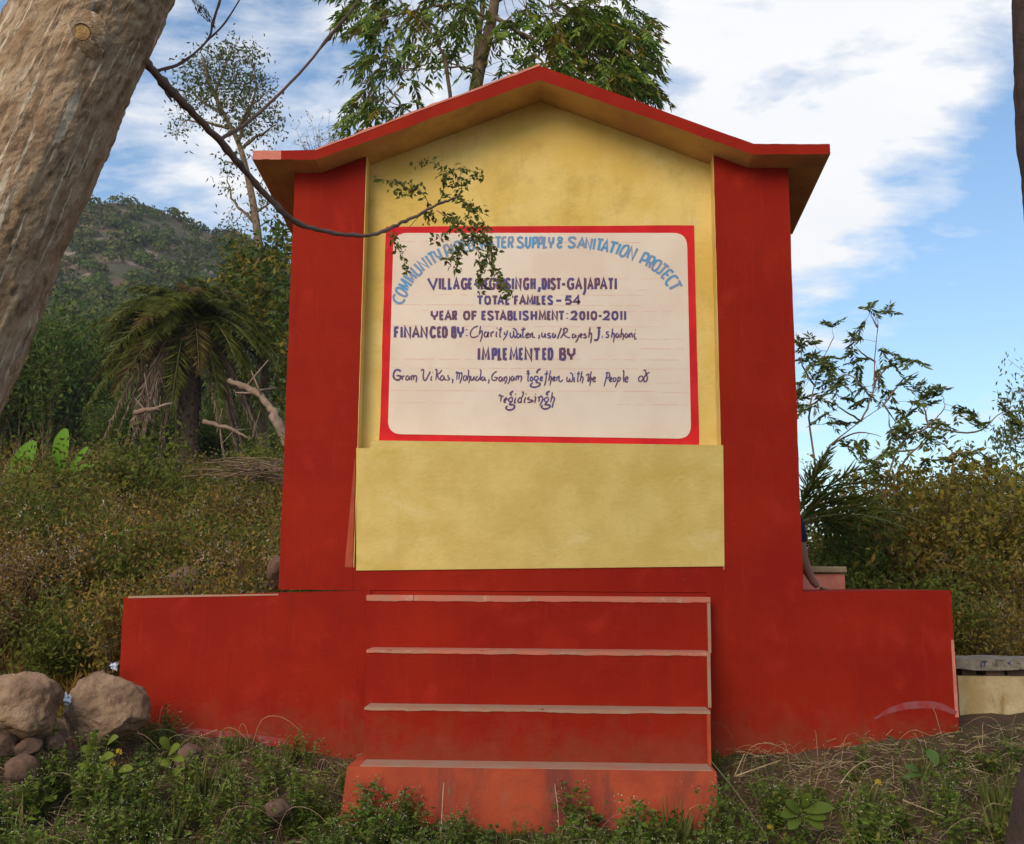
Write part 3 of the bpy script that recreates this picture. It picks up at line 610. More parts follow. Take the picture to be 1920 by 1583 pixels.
caps([('Y', 807.5, 821.7), ('E', 824, 832.5), ('A', 833, 847.5), ('R', 848, 857), ('O', 868, 882), ('F', 884, 895), ('E', 903, 911.7), ('S', 913, 926), ('T', 926.7, 937), ('A', 936.5, 950), ('B', 951.7, 961), ('L', 963, 970.5), ('I', 973.5, 977), ('S', 979, 991.7), ('H', 995, 1007), ('M', 1010, 1024), ('E', 1026, 1033), ('N', 1034.5, 1046), ('T', 1047, 1058.5), (':', 1062, 1065), ('2', 1069, 1083), ('0', 1086, 1097.5), ('1', 1101, 1104), ('0', 1107, 1120), ('-', 1122.5, 1128), ('2', 1130, 1144), ('0', 1146, 1160), ('1', 1163, 1167), ('1', 1170, 1174)], 583, 600.5, 1.9, 'painted_text_line')
caps([('F', 739, 748.5), ('I', 751, 755), ('N', 757.5, 771), ('A', 772, 787.5), ('N', 788.5, 801.7), ('C', 806, 817.5), ('E', 820, 828), ('D', 829, 839), ('B', 846.7, 855.5), ('Y', 857, 870), (':', 873, 877)], 612.5, 633.5, 2.1, 'painted_text_line')
caps([('I', 896, 900), ('M', 903.5, 918), ('P', 922, 931.5), ('L', 933.5, 941), ('E', 943, 951.7), ('M', 955.5, 971), ('E', 973, 981.5), ('N', 983.5, 998), ('T', 1000, 1013), ('E', 1017, 1025.6), ('D', 1027, 1037), ('B', 1049, 1061), ('Y', 1063, 1079)], 652.5, 675.5, 2.2, 'painted_text_line')
def traced(src, ox, oy, sc, w, L, curve=True):
    for st in src:
        ww = w
        if isinstance(st[0], (int, float)): ww = st[0]; st = st[1]
        L.stroke([(ox+a/sc, oy+b/sc) for a, b in st], ww/sc/2, curve and len(st) > 2)
L = Letters()
traced([[(150, 65), (100, 85), (68, 135), (75, 178), (110, 185), (155, 165)], [(175, 65), (168, 110), (160, 158)], [(160, 152), (185, 115), (195, 140), (185, 190), (172, 232)],
 [(245, 130), (222, 132), (215, 165), (235, 182), (255, 152), (257, 130), (250, 170), (265, 180)], [(285, 130), (287, 180)], [(287, 147), (305, 125), (318, 130)], [(345, 120), (340, 168), (352, 180)], [(349, 82), (350, 90)],
 [(390, 75), (378, 168), (392, 180)], [(365, 105), (405, 98)], [(425, 125), (430, 152), (447, 157)], [(460, 110), (450, 160), (415, 215)], [(490, 130), (490, 175), (510, 187), (525, 150), (525, 110)], [(525, 150), (540, 187), (562, 150), (545, 100), (515, 90)],
 [(587, 148), (565, 150), (560, 180), (580, 187), (600, 155), (600, 178), (612, 188)], [(630, 78), (620, 168), (640, 187)], [(605, 105), (650, 95)], [(658, 170), (687, 152), (675, 140), (655, 160), (660, 187), (692, 180)], [(702, 145), (702, 187)], [(702, 158), (725, 140), (725, 178), (755, 187)],
 [(790, 158), (798, 172), (788, 205)], [(825, 130), (825, 172), (845, 182), (860, 140)], [(860, 140), (862, 178), (872, 188)], [(915, 140), (890, 147), (892, 165), (914, 172), (910, 190), (885, 188)], [(955, 140), (940, 150), (938, 180), (955, 184), (968, 150)], [(968, 148), (969, 184)],
 [(1030, 85), (990, 198)], [(1065, 92), (1050, 150), (1020, 195)], [(1045, 112), (1065, 90), (1095, 97), (1085, 130), (1055, 147), (1085, 180), (1125, 190)], [(1170, 150), (1150, 155), (1148, 185), (1165, 187), (1182, 155)], [(1182, 155), (1186, 188)], [(1215, 155), (1205, 200), (1180, 240)],
 [(1230, 175), (1250, 157), (1237, 145), (1228, 178), (1250, 188)], [(1290, 145), (1270, 157), (1292, 172), (1290, 190), (1262, 188)], [(1335, 80), (1320, 187)], [(1325, 155), (1345, 140), (1350, 170), (1340, 248)], [20, [(1408, 85), (1448, 82)]], [20, [(1430, 85), (1425, 180), (1405, 215), (1375, 208)]], [18, [(1460, 182), (1470, 182)]],
 [(1535, 125), (1510, 130), (1512, 150), (1532, 162), (1522, 185), (1498, 182)], [(1575, 90), (1562, 187)], [(1568, 155), (1585, 140), (1592, 170), (1580, 240)], [(1630, 140), (1612, 150), (1610, 180), (1628, 182), (1640, 150)], [(1640, 150), (1643, 184)], [(1670, 90), (1660, 187)], [(1662, 157), (1680, 145), (1688, 170), (1682, 215)],
 [(1730, 145), (1710, 150), (1705, 180), (1722, 184), (1738, 150)], [(1738, 150), (1741, 186)], [(1755, 140), (1755, 187)], [(1757, 154), (1775, 140), (1780, 165), (1783, 190)], [(1812, 135), (1800, 170), (1812, 190)], [(1800, 205), (1825, 195)], [(1812, 103), (1818, 105)]], 870, 600, 5.647, 13, L)
L.line('painted_text_line', M['violet_paint'])
L = Letters()
traced([[24, [(195, 125), (160, 100), (120, 110), (95, 160), (105, 220), (150, 242), (187, 225), (187, 187), (135, 182)]], [(215, 180), (218, 242)], [(220, 197), (250, 180)], [(305, 185), (275, 190), (265, 230), (290, 242), (315, 195)], [(315, 190), (319, 242)], [(340, 180), (345, 247)], [(345, 197), (368, 180), (375, 242)], [(375, 197), (402, 180), (416, 205), (405, 275)],
 [(475, 115), (495, 95), (512, 112), (505, 180), (515, 240), (540, 242), (575, 180), (605, 120)], [(625, 185), (612, 238), (632, 242)], [(633, 138), (638, 142)], [(670, 107), (690, 95), (695, 125), (680, 242)], [(765, 100), (735, 142), (690, 167)], [(700, 162), (715, 215), (737, 237)], [(790, 180), (755, 190), (745, 235), (775, 242), (795, 190)], [(795, 190), (802, 235), (832, 237)], [(850, 170), (850, 200), (872, 225), (840, 247)], [(905, 225), (915, 240), (908, 287)],
 [(955, 147), (975, 135), (970, 242)], [(972, 160), (1005, 140), (1000, 240)], [(1003, 160), (1035, 140), (1042, 180), (1030, 240), (1010, 290)], [(1085, 180), (1065, 200), (1065, 240), (1085, 247), (1105, 215), (1100, 187), (1085, 180)], [(1125, 100), (1136, 132), (1115, 252)], [(1125, 195), (1145, 185), (1152, 220), (1135, 290)], [(1170, 185), (1165, 230), (1185, 247), (1210, 190)], [(1210, 190), (1212, 244)],
 [(1265, 190), (1240, 205), (1235, 240), (1260, 247), (1295, 200)], [(1285, 100), (1306, 112), (1298, 200), (1296, 247)], [(1345, 195), (1320, 205), (1318, 240), (1340, 247), (1358, 200)], [(1358, 200), (1362, 240), (1382, 247)], [(1410, 230), (1418, 247), (1408, 292)], [(1525, 120), (1480, 150), (1455, 200), (1465, 240), (1500, 247), (1532, 212), (1490, 202)],
 [(1590, 195), (1562, 205), (1555, 245), (1580, 257), (1600, 210)], [(1600, 205), (1601, 257)], [(1630, 195), (1625, 257)], [(1628, 214), (1655, 195), (1665, 230), (1635, 295)], [(1705, 190), (1700, 255), (1675, 300)], [(1755, 190), (1730, 200), (1725, 240), (1745, 252), (1765, 200)], [(1765, 200), (1769, 247)], [(1795, 185), (1790, 247)], [(1792, 204), (1818, 185), (1822, 242)], [(1822, 204), (1850, 185), (1869, 205), (1855, 270)]], 725, 680, 7.385, 16, L)
traced([[(130, 132), (155, 115), (145, 240), (160, 262)], [(125, 155), (175, 150)], [(200, 195), (182, 210), (180, 245), (200, 252), (215, 225), (200, 195)], [22, [(320, 85), (275, 118), (275, 150)]], [(290, 195), (250, 190), (235, 220), (250, 247), (285, 230), (287, 197)], [20, [(275, 245), (265, 275), (312, 287), (300, 322), (240, 342), (185, 330), (190, 300), (215, 275)]],
 [(320, 235), (347, 212), (335, 195), (315, 222), (325, 252), (355, 245)], [(410, 110), (395, 240), (375, 325)], [(375, 160), (430, 150)], [(460, 110), (435, 252)], [(440, 208), (465, 195), (470, 225), (450, 320)], [(495, 235), (522, 212), (510, 195), (490, 222), (500, 252), (530, 240)], [(550, 195), (545, 252)], [(548, 214), (580, 190), (575, 240), (600, 267), (632, 235)],
 [(690, 195), (685, 245), (705, 264), (725, 220)], [(725, 220), (728, 262), (755, 255), (768, 200), (755, 150), (725, 145)], [(790, 200), (785, 258), (800, 266)], [(796, 158), (800, 162)], [(850, 120), (835, 245), (845, 270)], [(825, 155), (870, 150)], [(895, 120), (870, 262)], [(880, 212), (900, 195), (911, 225), (895, 292)], [(950, 180), (975, 160), (1000, 165)], [(985, 165), (975, 265)], [(1025, 120), (990, 267)], [(1000, 215), (1015, 200), (1022, 230), (1000, 325)],
 [(1045, 240), (1080, 217), (1065, 200), (1042, 227), (1055, 264), (1088, 250)], [(1245, 145), (1235, 200), (1200, 330)], [(1220, 152), (1255, 135), (1277, 160), (1270, 200), (1240, 217)], [(1280, 245), (1307, 222), (1295, 205), (1275, 232), (1285, 264), (1312, 255)], [(1350, 205), (1330, 220), (1330, 255), (1350, 262), (1367, 230), (1350, 205)], [(1395, 205), (1385, 270), (1355, 345)], [(1385, 218), (1410, 200), (1427, 220), (1415, 250), (1390, 264)],
 [(1460, 127), (1475, 120), (1470, 240), (1482, 270)], [(1495, 245), (1532, 217), (1515, 195), (1490, 227), (1505, 270), (1535, 255)], [(1710, 185), (1685, 205), (1680, 245), (1705, 262), (1737, 235), (1735, 195), (1710, 185)], [(1745, 117), (1770, 105), (1785, 160), (1802, 210), (1785, 257), (1760, 264), (1750, 225), (1770, 182), (1800, 150), (1830, 135)]], 970, 680, 7.385, 16, L)
L.line('painted_text_line', M['violet_paint'])
L = Letters()
traced([[(205, 252), (240, 215), (270, 252), (255, 400)], [(270, 265), (330, 242)], [(345, 372), (412, 322), (395, 290), (350, 342), (345, 402), (395, 397)], [44, [(580, 110), (505, 180), (540, 235)]], [(570, 280), (500, 290), (455, 340), (490, 387), (550, 375), (560, 295)], [40, [(530, 400), (490, 460), (592, 475), (612, 530), (550, 592), (440, 597), (393, 550), (430, 490)]],
 [(640, 280), (620, 370), (612, 420), (652, 412)], [40, [(630, 192), (650, 198)]], [(770, 275), (715, 320), (700, 380), (740, 412), (800, 370)], [(800, 152), (837, 145), (830, 230), (790, 300), (790, 422)], [(905, 270), (875, 340), (865, 400), (897, 406)], [36, [(903, 198), (915, 180)]], [(1000, 265), (950, 320), (1087, 362), (1050, 392), (945, 412)], [(1160, 260), (1150, 340), (1130, 427)], [(1120, 272), (1160, 260)], [38, [(1148, 200), (1160, 190)]],
 [(1205, 270), (1245, 292), (1240, 402)], [(1245, 292), (1290, 245), (1337, 290), (1320, 380), (1255, 490)], [44, [(1520, 110), (1435, 180), (1480, 230)]], [(1490, 280), (1420, 290), (1375, 340), (1410, 387), (1470, 375), (1492, 300)], [40, [(1460, 390), (1400, 460), (1512, 475), (1522, 520), (1450, 572), (1350, 567), (1303, 520), (1340, 480)]], [(1585, 140), (1570, 280), (1540, 412)], [(1570, 285), (1615, 270), (1642, 320), (1605, 430), (1580, 550)]], 920, 725, 13.714, 32, L)
L.line('painted_text_line', M['violet_paint'])
L = Letters()
traced([[(175, 1260), (143, 1330), (168, 1400), (220, 1445), (290, 1455), (350, 1425), (387, 1365)], [(200, 1190), (207, 1145), (250, 1130), (320, 1152), (400, 1215), (430, 1270), (410, 1303), (350, 1300), (270, 1260), (212, 1217), (200, 1188)]], 725, 440, 11.306, 44, L)
traced([[(250, 1050), (455, 1175)], [(250, 1050), (445, 1105), (305, 935)], [(305, 935), (530, 1080)], [(357, 872), (563, 1015)], [(357, 872), (560, 950), (455, 772)], [(455, 772), (635, 925)], [(500, 700), (640, 850), (690, 862), (737, 815), (730, 768), (578, 625)], [(800, 765), (650, 573), (892, 692), (745, 490)], [(820, 450), (957, 650)], [(865, 422), (972, 368)], [(920, 400), (1037, 602)], [(985, 350), (1055, 460), (1110, 487), (1150, 450), (1080, 298)], [(1110, 485), (1165, 548)], [(1205, 240), (1290, 472)], [(1205, 240), (1280, 218), (1320, 260), (1342, 330), (1310, 370), (1250, 382)]], 725, 440, 11.306, 44, L, False)
traced([[(300, 270), (385, 500)], [(380, 240), (450, 490)], [(380, 240), (450, 215), (490, 260), (500, 330), (470, 362), (415, 382)], [(535, 210), (610, 452)], [(535, 210), (612, 190)], [(570, 322), (630, 302)], [(608, 450), (690, 430)], [(672, 188), (735, 435)], [(665, 187), (770, 170), (800, 210), (822, 330), (810, 400), (735, 437)], [(925, 170), (1005, 368), (1030, 230), (1085, 352), (1120, 140)], [(1130, 352), (1200, 130), (1272, 352)], [(1160, 272), (1240, 272)], [(1300, 120), (1432, 120)], [(1370, 120), (1370, 357)], [(1465, 125), (1455, 352)], [(1465, 125), (1552, 120)], [(1460, 230), (1537, 225)], [(1455, 345), (1552, 345)], [(1610, 120), (1600, 352)], [(1610, 125), (1690, 120), (1705, 180), (1680, 235), (1615, 247)], [(1650, 240), (1692, 357)]], 820, 435, 12, 44, L, False)
traced([[(325, 187), (275, 160), (225, 190), (240, 235), (315, 290), (325, 340), (270, 367), (200, 342)], [(1100, 165), (1045, 170), (1035, 215), (1070, 260), (1030, 290), (1020, 340), (1060, 362), (1110, 332)], [(1390, 207), (1340, 165), (1270, 170), (1250, 220), (1310, 265), (1362, 310), (1330, 357), (1270, 362), (1225, 330)]], 950, 430, 10.667, 42, L)
traced([[(390, 150), (385, 330), (420, 367), (460, 330), (475, 150)], [(535, 160), (520, 377)], [(535, 165), (600, 165), (592, 260), (530, 290)], [(650, 160), (630, 377)], [(650, 165), (715, 170), (707, 280), (640, 300)], [(760, 150), (740, 367), (808, 360)], [(850, 155), (850, 250), (885, 302), (925, 260), (940, 155)], [(885, 300), (880, 378)], [(1055, 265), (1108, 270)], [(1070, 160), (1105, 190), (1095, 225), (1070, 260)], [(1410, 377), (1510, 180), (1560, 377)], [(1450, 302), (1540, 302)], [(1575, 375), (1598, 183), (1672, 392), (1710, 187)], [(1770, 187), (1735, 405)]], 950, 430, 10.667, 42, L, False)
traced([[(680, 265), (732, 290), (720, 370), (660, 460), (600, 490), (562, 460), (575, 390), (630, 300), (682, 264)], [(1330, 565), (1382, 590), (1375, 640), (1310, 740), (1250, 777), (1210, 750), (1215, 690), (1280, 590), (1332, 564)], [(1720, 942), (1690, 892), (1630, 882), (1550, 930), (1490, 1000), (1487, 1055), (1530, 1077)]], 1110, 435, 10.667, 42, L)
traced([[(118, 145), (232, 160)], [(170, 150), (125, 367)], [(180, 377), (300, 172), (302, 402)], [(228, 312), (300, 322)], [(385, 195), (522, 227)], [(450, 215), (375, 417)], [(570, 240), (485, 447)], [(700, 522), (795, 297), (805, 562), (907, 330)], [(1060, 410), (950, 622)], [(1060, 412), (1130, 445), (1132, 500), (1080, 575), (1010, 562)], [(1180, 475), (1075, 682)], [(1180, 475), (1250, 510), (1252, 560), (1200, 632), (1130, 602)], [(1160, 620), (1150, 717)], [(1440, 630), (1535, 707)], [(1490, 670), (1375, 805), (1340, 832), (1288, 803)], [(1560, 747), (1385, 892)], [(1560, 747), (1627, 812)], [(1470, 820), (1530, 882)], [(1385, 890), (1442, 947)], [(1738, 972), (1792, 1082)], [(1765, 1030), (1550, 1137)]], 1110, 435, 10.667, 42, L, False)
L.line('painted_title', M['blue_paint'])

# ------------------------------------------------------------------ things at the right: pedestal, cream wall, person
a, b, c = P(1440, 1075, 1.45), P(1586, 1075, 1.45), P(1587, 1063, 1.42)
ped = thing('pedestal', 'salmon pink block with a tan stone cap behind the right end of the plinth', 'pedestal', ((a[0]+b[0])/2, 1.6, float(g(a[0], 1.6))))
mb = MB(); mb.box(a[0], P(1584, 1075, 1.45)[0], 1.45, 1.95, .5, a[2]); bevel(part_at(mb, 'block', M['pink_worn'], ped), .008)
mb = MB(); mb.box(a[0]-.02, c[0]+.004, 1.42, 1.99, a[2]+.006, P(1587, 1062.5, 1.42)[2]); bevel(part_at(mb, 'cap_slab', M['tan_slab'], ped), .008)
yw = .42
z0, z1, z2 = P(1860, 1237, yw-.04)[2], P(1860, 1256, yw-.04)[2], P(1860, 1268, yw)[2]
xl = P(1794, 1240, yw)[0]
cw = thing('low_cream_wall', 'low stained cream wall with a grey slab on top at the right edge', 'wall', (xl+1, yw, .7))
mb = MB(); mb.box(xl, xl+3.4, yw, yw+.3, .3, z2)
part_at(mb, 'wall_body', M['cream_wall'], cw)
for k, (sa, sb) in enumerate(((xl-.02, xl+1.55), (xl+1.556, xl+3.42))):
    mb = MB(); kk = np.linspace(sa, sb, 60); prof = [(yw-.04, z0), (yw+.36, z0), (yw+.36, z1), (yw-.04, z1)]
    ring = [[(x, y+(.006*float(vnoise(x*9, i, 0, 5)) if i in (0, 3) else 0), z+.005*float(vnoise(x*11, i*3, 0, 7))) for i, (y, z) in enumerate(prof)] for x in kk]
    for q in range(59):
        for i in range(4): mb.quad(ring[q][i], ring[q+1][i], ring[q+1][(i+1) % 4], ring[q][(i+1) % 4])
    mb.quad(*ring[0]); mb.quad(*ring[-1][::-1]); part_at(mb, 'top_slab', M['stone_slab'], cw)
mb = MB()
for k in range(26):
    xx = xl+.04+k*.13; mb.box(xx, xx+.08+.03*math.sin(k), yw+.02+.01*math.cos(k*3), yw+.25, z2-.005, z1-.006)
part_at(mb, 'bedding_stone', M['rock_dark'], cw)
mb = MB()
for st in ([(1840, 1243), (1839, 1249), (1841, 1252)], [(1840, 1241), (1851, 1240)], [(1847, 1240), (1845, 1251)], [(1895, 1240), (1890, 1243), (1895, 1246)]): ribbon(mb, st, .9, yw-.0475)
part_at(mb, 'blue_mark', M['blue_mark'], cw)

def build_person():
    Yp = .92
    px0 = P(1506, 1045, Yp)[0]          # edge of the pillar as seen
    zs = zt+.0; root = thing('person', 'person in dark navy clothes sitting behind the right pillar, leaning on a bare arm', 'person', (px0-.22, Yp, zs))
    def skin(name, pts, edges, rad, m, rootv=0):
        me = bpy.data.meshes.new(name); me.from_pydata([tuple(p) for p in pts], edges, []); o = bpy.data.objects.new(name, me); COL.objects.link(o)
        o.parent = root; md = o.modifiers.new('skin', 'SKIN'); sv = me.skin_vertices[0].data
        for i, r in enumerate(rad): sv[i].radius = (r, r) if not isinstance(r, tuple) else r
        sv[rootv].use_root = True; md.use_smooth_shade = True
        s_ = o.modifiers.new('sub', 'SUBSURF'); s_.levels = 2; s_.render_levels = 2; me.materials.append(m); return o
    sh = P(1503, 975, Yp)[0]-(px0-.22); el = P(1507, 1050, Yp-.02); ha = P(1530, 1107, Yp-.02)
    el = el-np.array(root.location); ha = ha-np.array(root.location); ha[2] = .035
    # body: pelvis, waist, chest, neck, head / left arm bare leaning on the plinth / right arm / legs drawn up
    pts = [(0, 0, .12), (0, 0, .28), (.01, .02, .42), (.01, .02, .52), (.02, .04, .60), (.03, .05, .70), (.03, .05, .80),
           (sh-.045, -.01, .47), (el[0]-.005, el[1], el[2]), (ha[0]-.02, ha[1], .07), (ha[0]+.015, ha[1]-.005, .03),
           (-.18, .06, .47), (-.24, .14, .26), (-.12, .26, .18),
           (.09, .12, .12), (.16, .42, .30), (.15, .62, .06), (.17, .72, .03),
           (-.09, .12, .12), (-.10, .42, .30), (-.10, .62, .06), (-.10, .72, .03)]
    ed = [(0, 1), (1, 2), (2, 3), (3, 4), (4, 5), (5, 6), (3, 7), (7, 8), (8, 9), (9, 10), (3, 11), (11, 12), (12, 13), (0, 14), (14, 15), (15, 16), (16, 17), (0, 18), (18, 19), (19, 20), (20, 21)]
    rad = [.12, .11, .125, .10, .05, .085, .07, .05, .038, .026, .022, .055, .036, .025, .085, .06, .035, .03, .085, .06, .035, .03]
    skin('body', pts, ed, rad, M['skin'])
    skin('shirt', [(0, 0, .10), (0, 0, .28), (.01, .02, .42), (.01, .02, .51), (sh-.04, -.01, .47), (el[0]-.012, el[1], el[2]+.09), (-.18, .06, .47), (-.22, .11, .33)],
         [(0, 1), (1, 2), (2, 3), (3, 4), (4, 5), (3, 6), (6, 7)], [.135, .125, .14, .11, .062, .052, .066, .055], M['navy'])
    skin('trousers', [(0, 0, .13), (.09, .12, .13), (.16, .42, .31), (.15, .60, .09), (-.09, .12, .13), (-.10, .42, .31), (-.10, .60, .09)], [(0, 1), (1, 2), (2, 3), (0, 4), (4, 5), (5, 6)], [.13, .095, .075, .055, .095, .075, .055], M['blue_cloth'])
    skin('hair', [(.03, .02, .78), (.03, .00, .70), (.03, -.01, .62)], [(0, 1), (1, 2)], [.09, .09, .05], M['hair'])
    for k in range(5):   # fingers spread on the plinth
        a = -.5+.28*k; q = MB(); b0 = np.array([ha[0]+.018, ha[1]-.008, .026]); ln = (.055, .075, .08, .074, .058)[k]
        d = np.array([math.cos(a), math.sin(a)*.9, -.12]); d2 = np.array([math.cos(a), math.sin(a)*.9, -.35])
        q.tube([b0+d*.012+[0, math.sin(a)*.02, 0], b0+d*ln*.55, b0+d*ln*.55+d2*ln*.3, b0+d*ln*.55+d2*ln*.45], [.0085, .0078, .007, .004], 8)
        q.build('finger', M['skin'], root, smooth=True)
build_person()

# ------------------------------------------------------------------ rocks and litter
def rockmesh(name, c, r, m, label, cat, seed, group=None, rough=.22, sub=5):
    import bmesh
    bm = bmesh.new(); bmesh.ops.create_icosphere(bm, subdivisions=sub, radius=1)
    rs_ = np.random.default_rng(seed)
    pl = [(v/np.linalg.norm(v), rs_.uniform(.72, .95)) for v in rs_.normal(size=(14, 3))]
    for v in bm.verts:
        p = np.array(v.co)
        for nn, d in pl:
            e = p.dot(nn)-d
            if e > 0: p = p-nn*e*.95
        n1 = mnoise.fractal(Vector(p*1.3)+Vector((seed*3.1, 0, 0)), 1.0, 2.0, 4)
        n2 = mnoise.fractal(Vector(p*5)+Vector((seed, 7, 0)), .8, 2.0, 4)
        p = p*(1+rough*n1*.45+.045*n2+.02*mnoise.fractal(Vector(p*14), .8, 2.0, 3)-.07*max(0, .16-abs(mnoise.fractal(Vector(p*2.1)+Vector((seed*2, 1, 4)), 1.0, 2.0, 3)))/.16); v.co = p*np.array(r)
    me = bpy.data.meshes.new(name); bm.to_mesh(me); bm.free(); me.materials.append(m)
    for f in me.polygons: f.use_smooth = True
    o = bpy.data.objects.new(name, me); COL.objects.link(o); o.location = c; o.rotation_euler = (rs_.uniform(-.2, .2), rs_.uniform(-.2, .2), rs_.uniform(0, 1))
    return tag(o, label, cat, group)
def rock_px(x0, x1, y0, y1, Y, name, m, label, cat, seed, **k):
    a, b = P(x0, (y0+y1)/2, Y), P(x1, (y0+y1)/2, Y); t, u = P((x0+x1)/2, y0, Y), P((x0+x1)/2, y1, Y)
    rx = (b[0]-a[0])/2; rz = (t[2]-u[2])/2
    return rockmesh(name, ((a[0]+b[0])/2, Y, (t[2]+u[2])/2), (rx*1.08, rx*.85, rz*1.1), m, label, cat, seed, **k)
rock_px(-50, 112, 1258, 1390, -.75, 'boulder', M['rock'], 'large tan boulder cut by the left edge of the picture', 'boulder', 3)
rock_px(130, 268, 1262, 1395, -.42, 'boulder', M['rock'], 'large tan boulder against the left end of the red plinth', 'boulder', 8)
for i, (x0, x1, y0, y1, Y, lab) in enumerate(((-20, 32, 1372, 1418, -.8, 'dark stone under the left boulder at the picture edge'), (30, 82, 1382, 1416, -.78, 'flat brown stone wedged under the left boulder'), (82, 122, 1378, 1412, -.7, 'small brown stone under the gap between the two boulders'),
        (14, 72, 1412, 1472, -.9, 'rounded brown stone lowest of the stack under the left boulder'), (330, 386, 1396, 1452, -.45, 'reddish brown stone among weeds below the plinth wing'), (385, 425, 1440, 1470, -.5, 'low flat stone right of the reddish brown one'), (497, 548, 1498, 1536, -.85, 'pinkish stone on the dug soil left of the base block'),
        (-20, 44, 1056, 1095, 2.2, 'dark rock half hidden in the scrub at the left edge'), (320, 380, 1062, 1120, 1.9, 'grey rock in the scrub above the left plinth wing'), (500, 530, 1040, 1105, 1.8, 'dark rock beside the left pillar foot'))):
    rock_px(x0, x1, y0, y1, Y, 'stone', M['rock_dark'], lab, 'stone', 20+i, sub=4)
def litter(px, py, Y, s, label, seed):
    rs_ = np.random.default_rng(seed); c = P(px, py, Y); mb = MB(); n = 7
    X, Z = np.meshgrid(np.linspace(-1, 1, n), np.linspace(-1, 1, n)); q = np.stack([X, rs_.normal(size=X.shape)*.5, Z], 2)*s+rs_.normal(size=(n, n, 3))*s*.35
    i = (np.arange(n-1)[:, None]*n+np.arange(n-1)[None]).ravel(); T = np.concatenate([np.stack([i, i+1, i+n+1], 1), np.stack([i, i+n+1, i+n], 1)])
    mb.add(q.reshape(-1, 3)+c, T); tag(mb.build('plastic_scrap', M['white_plastic'], loc=c), label, 'litter')
litter(126, 1312, -.55, .022, 'crumpled white plastic scrap in the gap between the two boulders', 1)
litter(214, 1250, -.1, .018, 'white plastic scrap on top of the right boulder by the plinth corner', 2)

# ------------------------------------------------------------------ trees
def interp_poly(pts, k=6):
    return smooth_pts(pts, k) if len(pts) > 2 else np.asarray(pts, float)
def branch_px(mb, pts, r0, r1, sides=6, jit=0.0, k=5, mat=0):
    """pts: (px, py, Y) -> tapered limb"""
    q = interp_poly(np.array([P(a, b, c) for a, b, c in pts]), k)
    if jit: q = q+RNG.normal(size=q.shape)*jit
    rr = np.linspace(r0, r1, len(q))*(1+.16*vnoise(np.arange(len(q))*.55, 3, 0, 12)+.25*(vnoise(np.arange(len(q))*1.1, 8, 0, 14) > .55)); mb.tube(q, rr, sides, mat); return q
def compound(mbl, mbs, base, d, L, n, ll, lw, droop=.3, mat=0, spread=55, rach=.002):
    """pinnate leaf: rachis with paired leaflets"""
    d = np.asarray(d, float); d = d/np.linalg.norm(d); t = np.linspace(0, 1, n)
    side = np.cross(d, [0, 0, 1.0]); 
    if np.linalg.norm(side) < .15: side = np.cross(d, RNG.normal(size=3))
    side /= np.linalg.norm(side)
    pts = base+np.outer(t*L, d)+np.outer(t**2*L*droop, [0, 0, -1]); T = np.gradient(pts, axis=0); T /= np.linalg.norm(T, axis=1)[:, None]
    if rach: mbs.tube(pts[::max(1, n//4)], rach, 3, cap=False)
    sp = R(spread); pos, dr = [], []
    for s in (1, -1):
        pos.append(pts[1:]); dr.append(T[1:]*math.cos(sp)+s*side*math.sin(sp)+[0, 0, -droop*.8]+RNG.normal(size=(n-1, 3))*.18)
    pos.append(pts[-1:]); dr.append(T[-1:])
    pos = np.concatenate(pos); dr = np.concatenate(dr); m = len(pos)
    nr = np.cross(dr, np.tile(side, (m, 1)))+[0, 0, .4]+RNG.normal(size=(m, 3))*.3
    mbl.leaves(pos, dr, nr, ll*RNG.uniform(.75, 1.15, m), lw*RNG.uniform(.8, 1.2, m), mat)
def nearest(limbs, p):
    A = np.concatenate(limbs); i = np.argmin(np.linalg.norm(A-p, axis=1)); return A[i]
def twig_to(mb, a, b, r0, r1, sides=4):
    m = (a+b)/2+RNG.normal(size=3)*np.linalg.norm(b-a)*.08+[0, 0, -.03*np.linalg.norm(b-a)]
    mb.tube(smooth_pts([a, m, b], 3), np.linspace(r0, r1, 7), sides, cap=False)

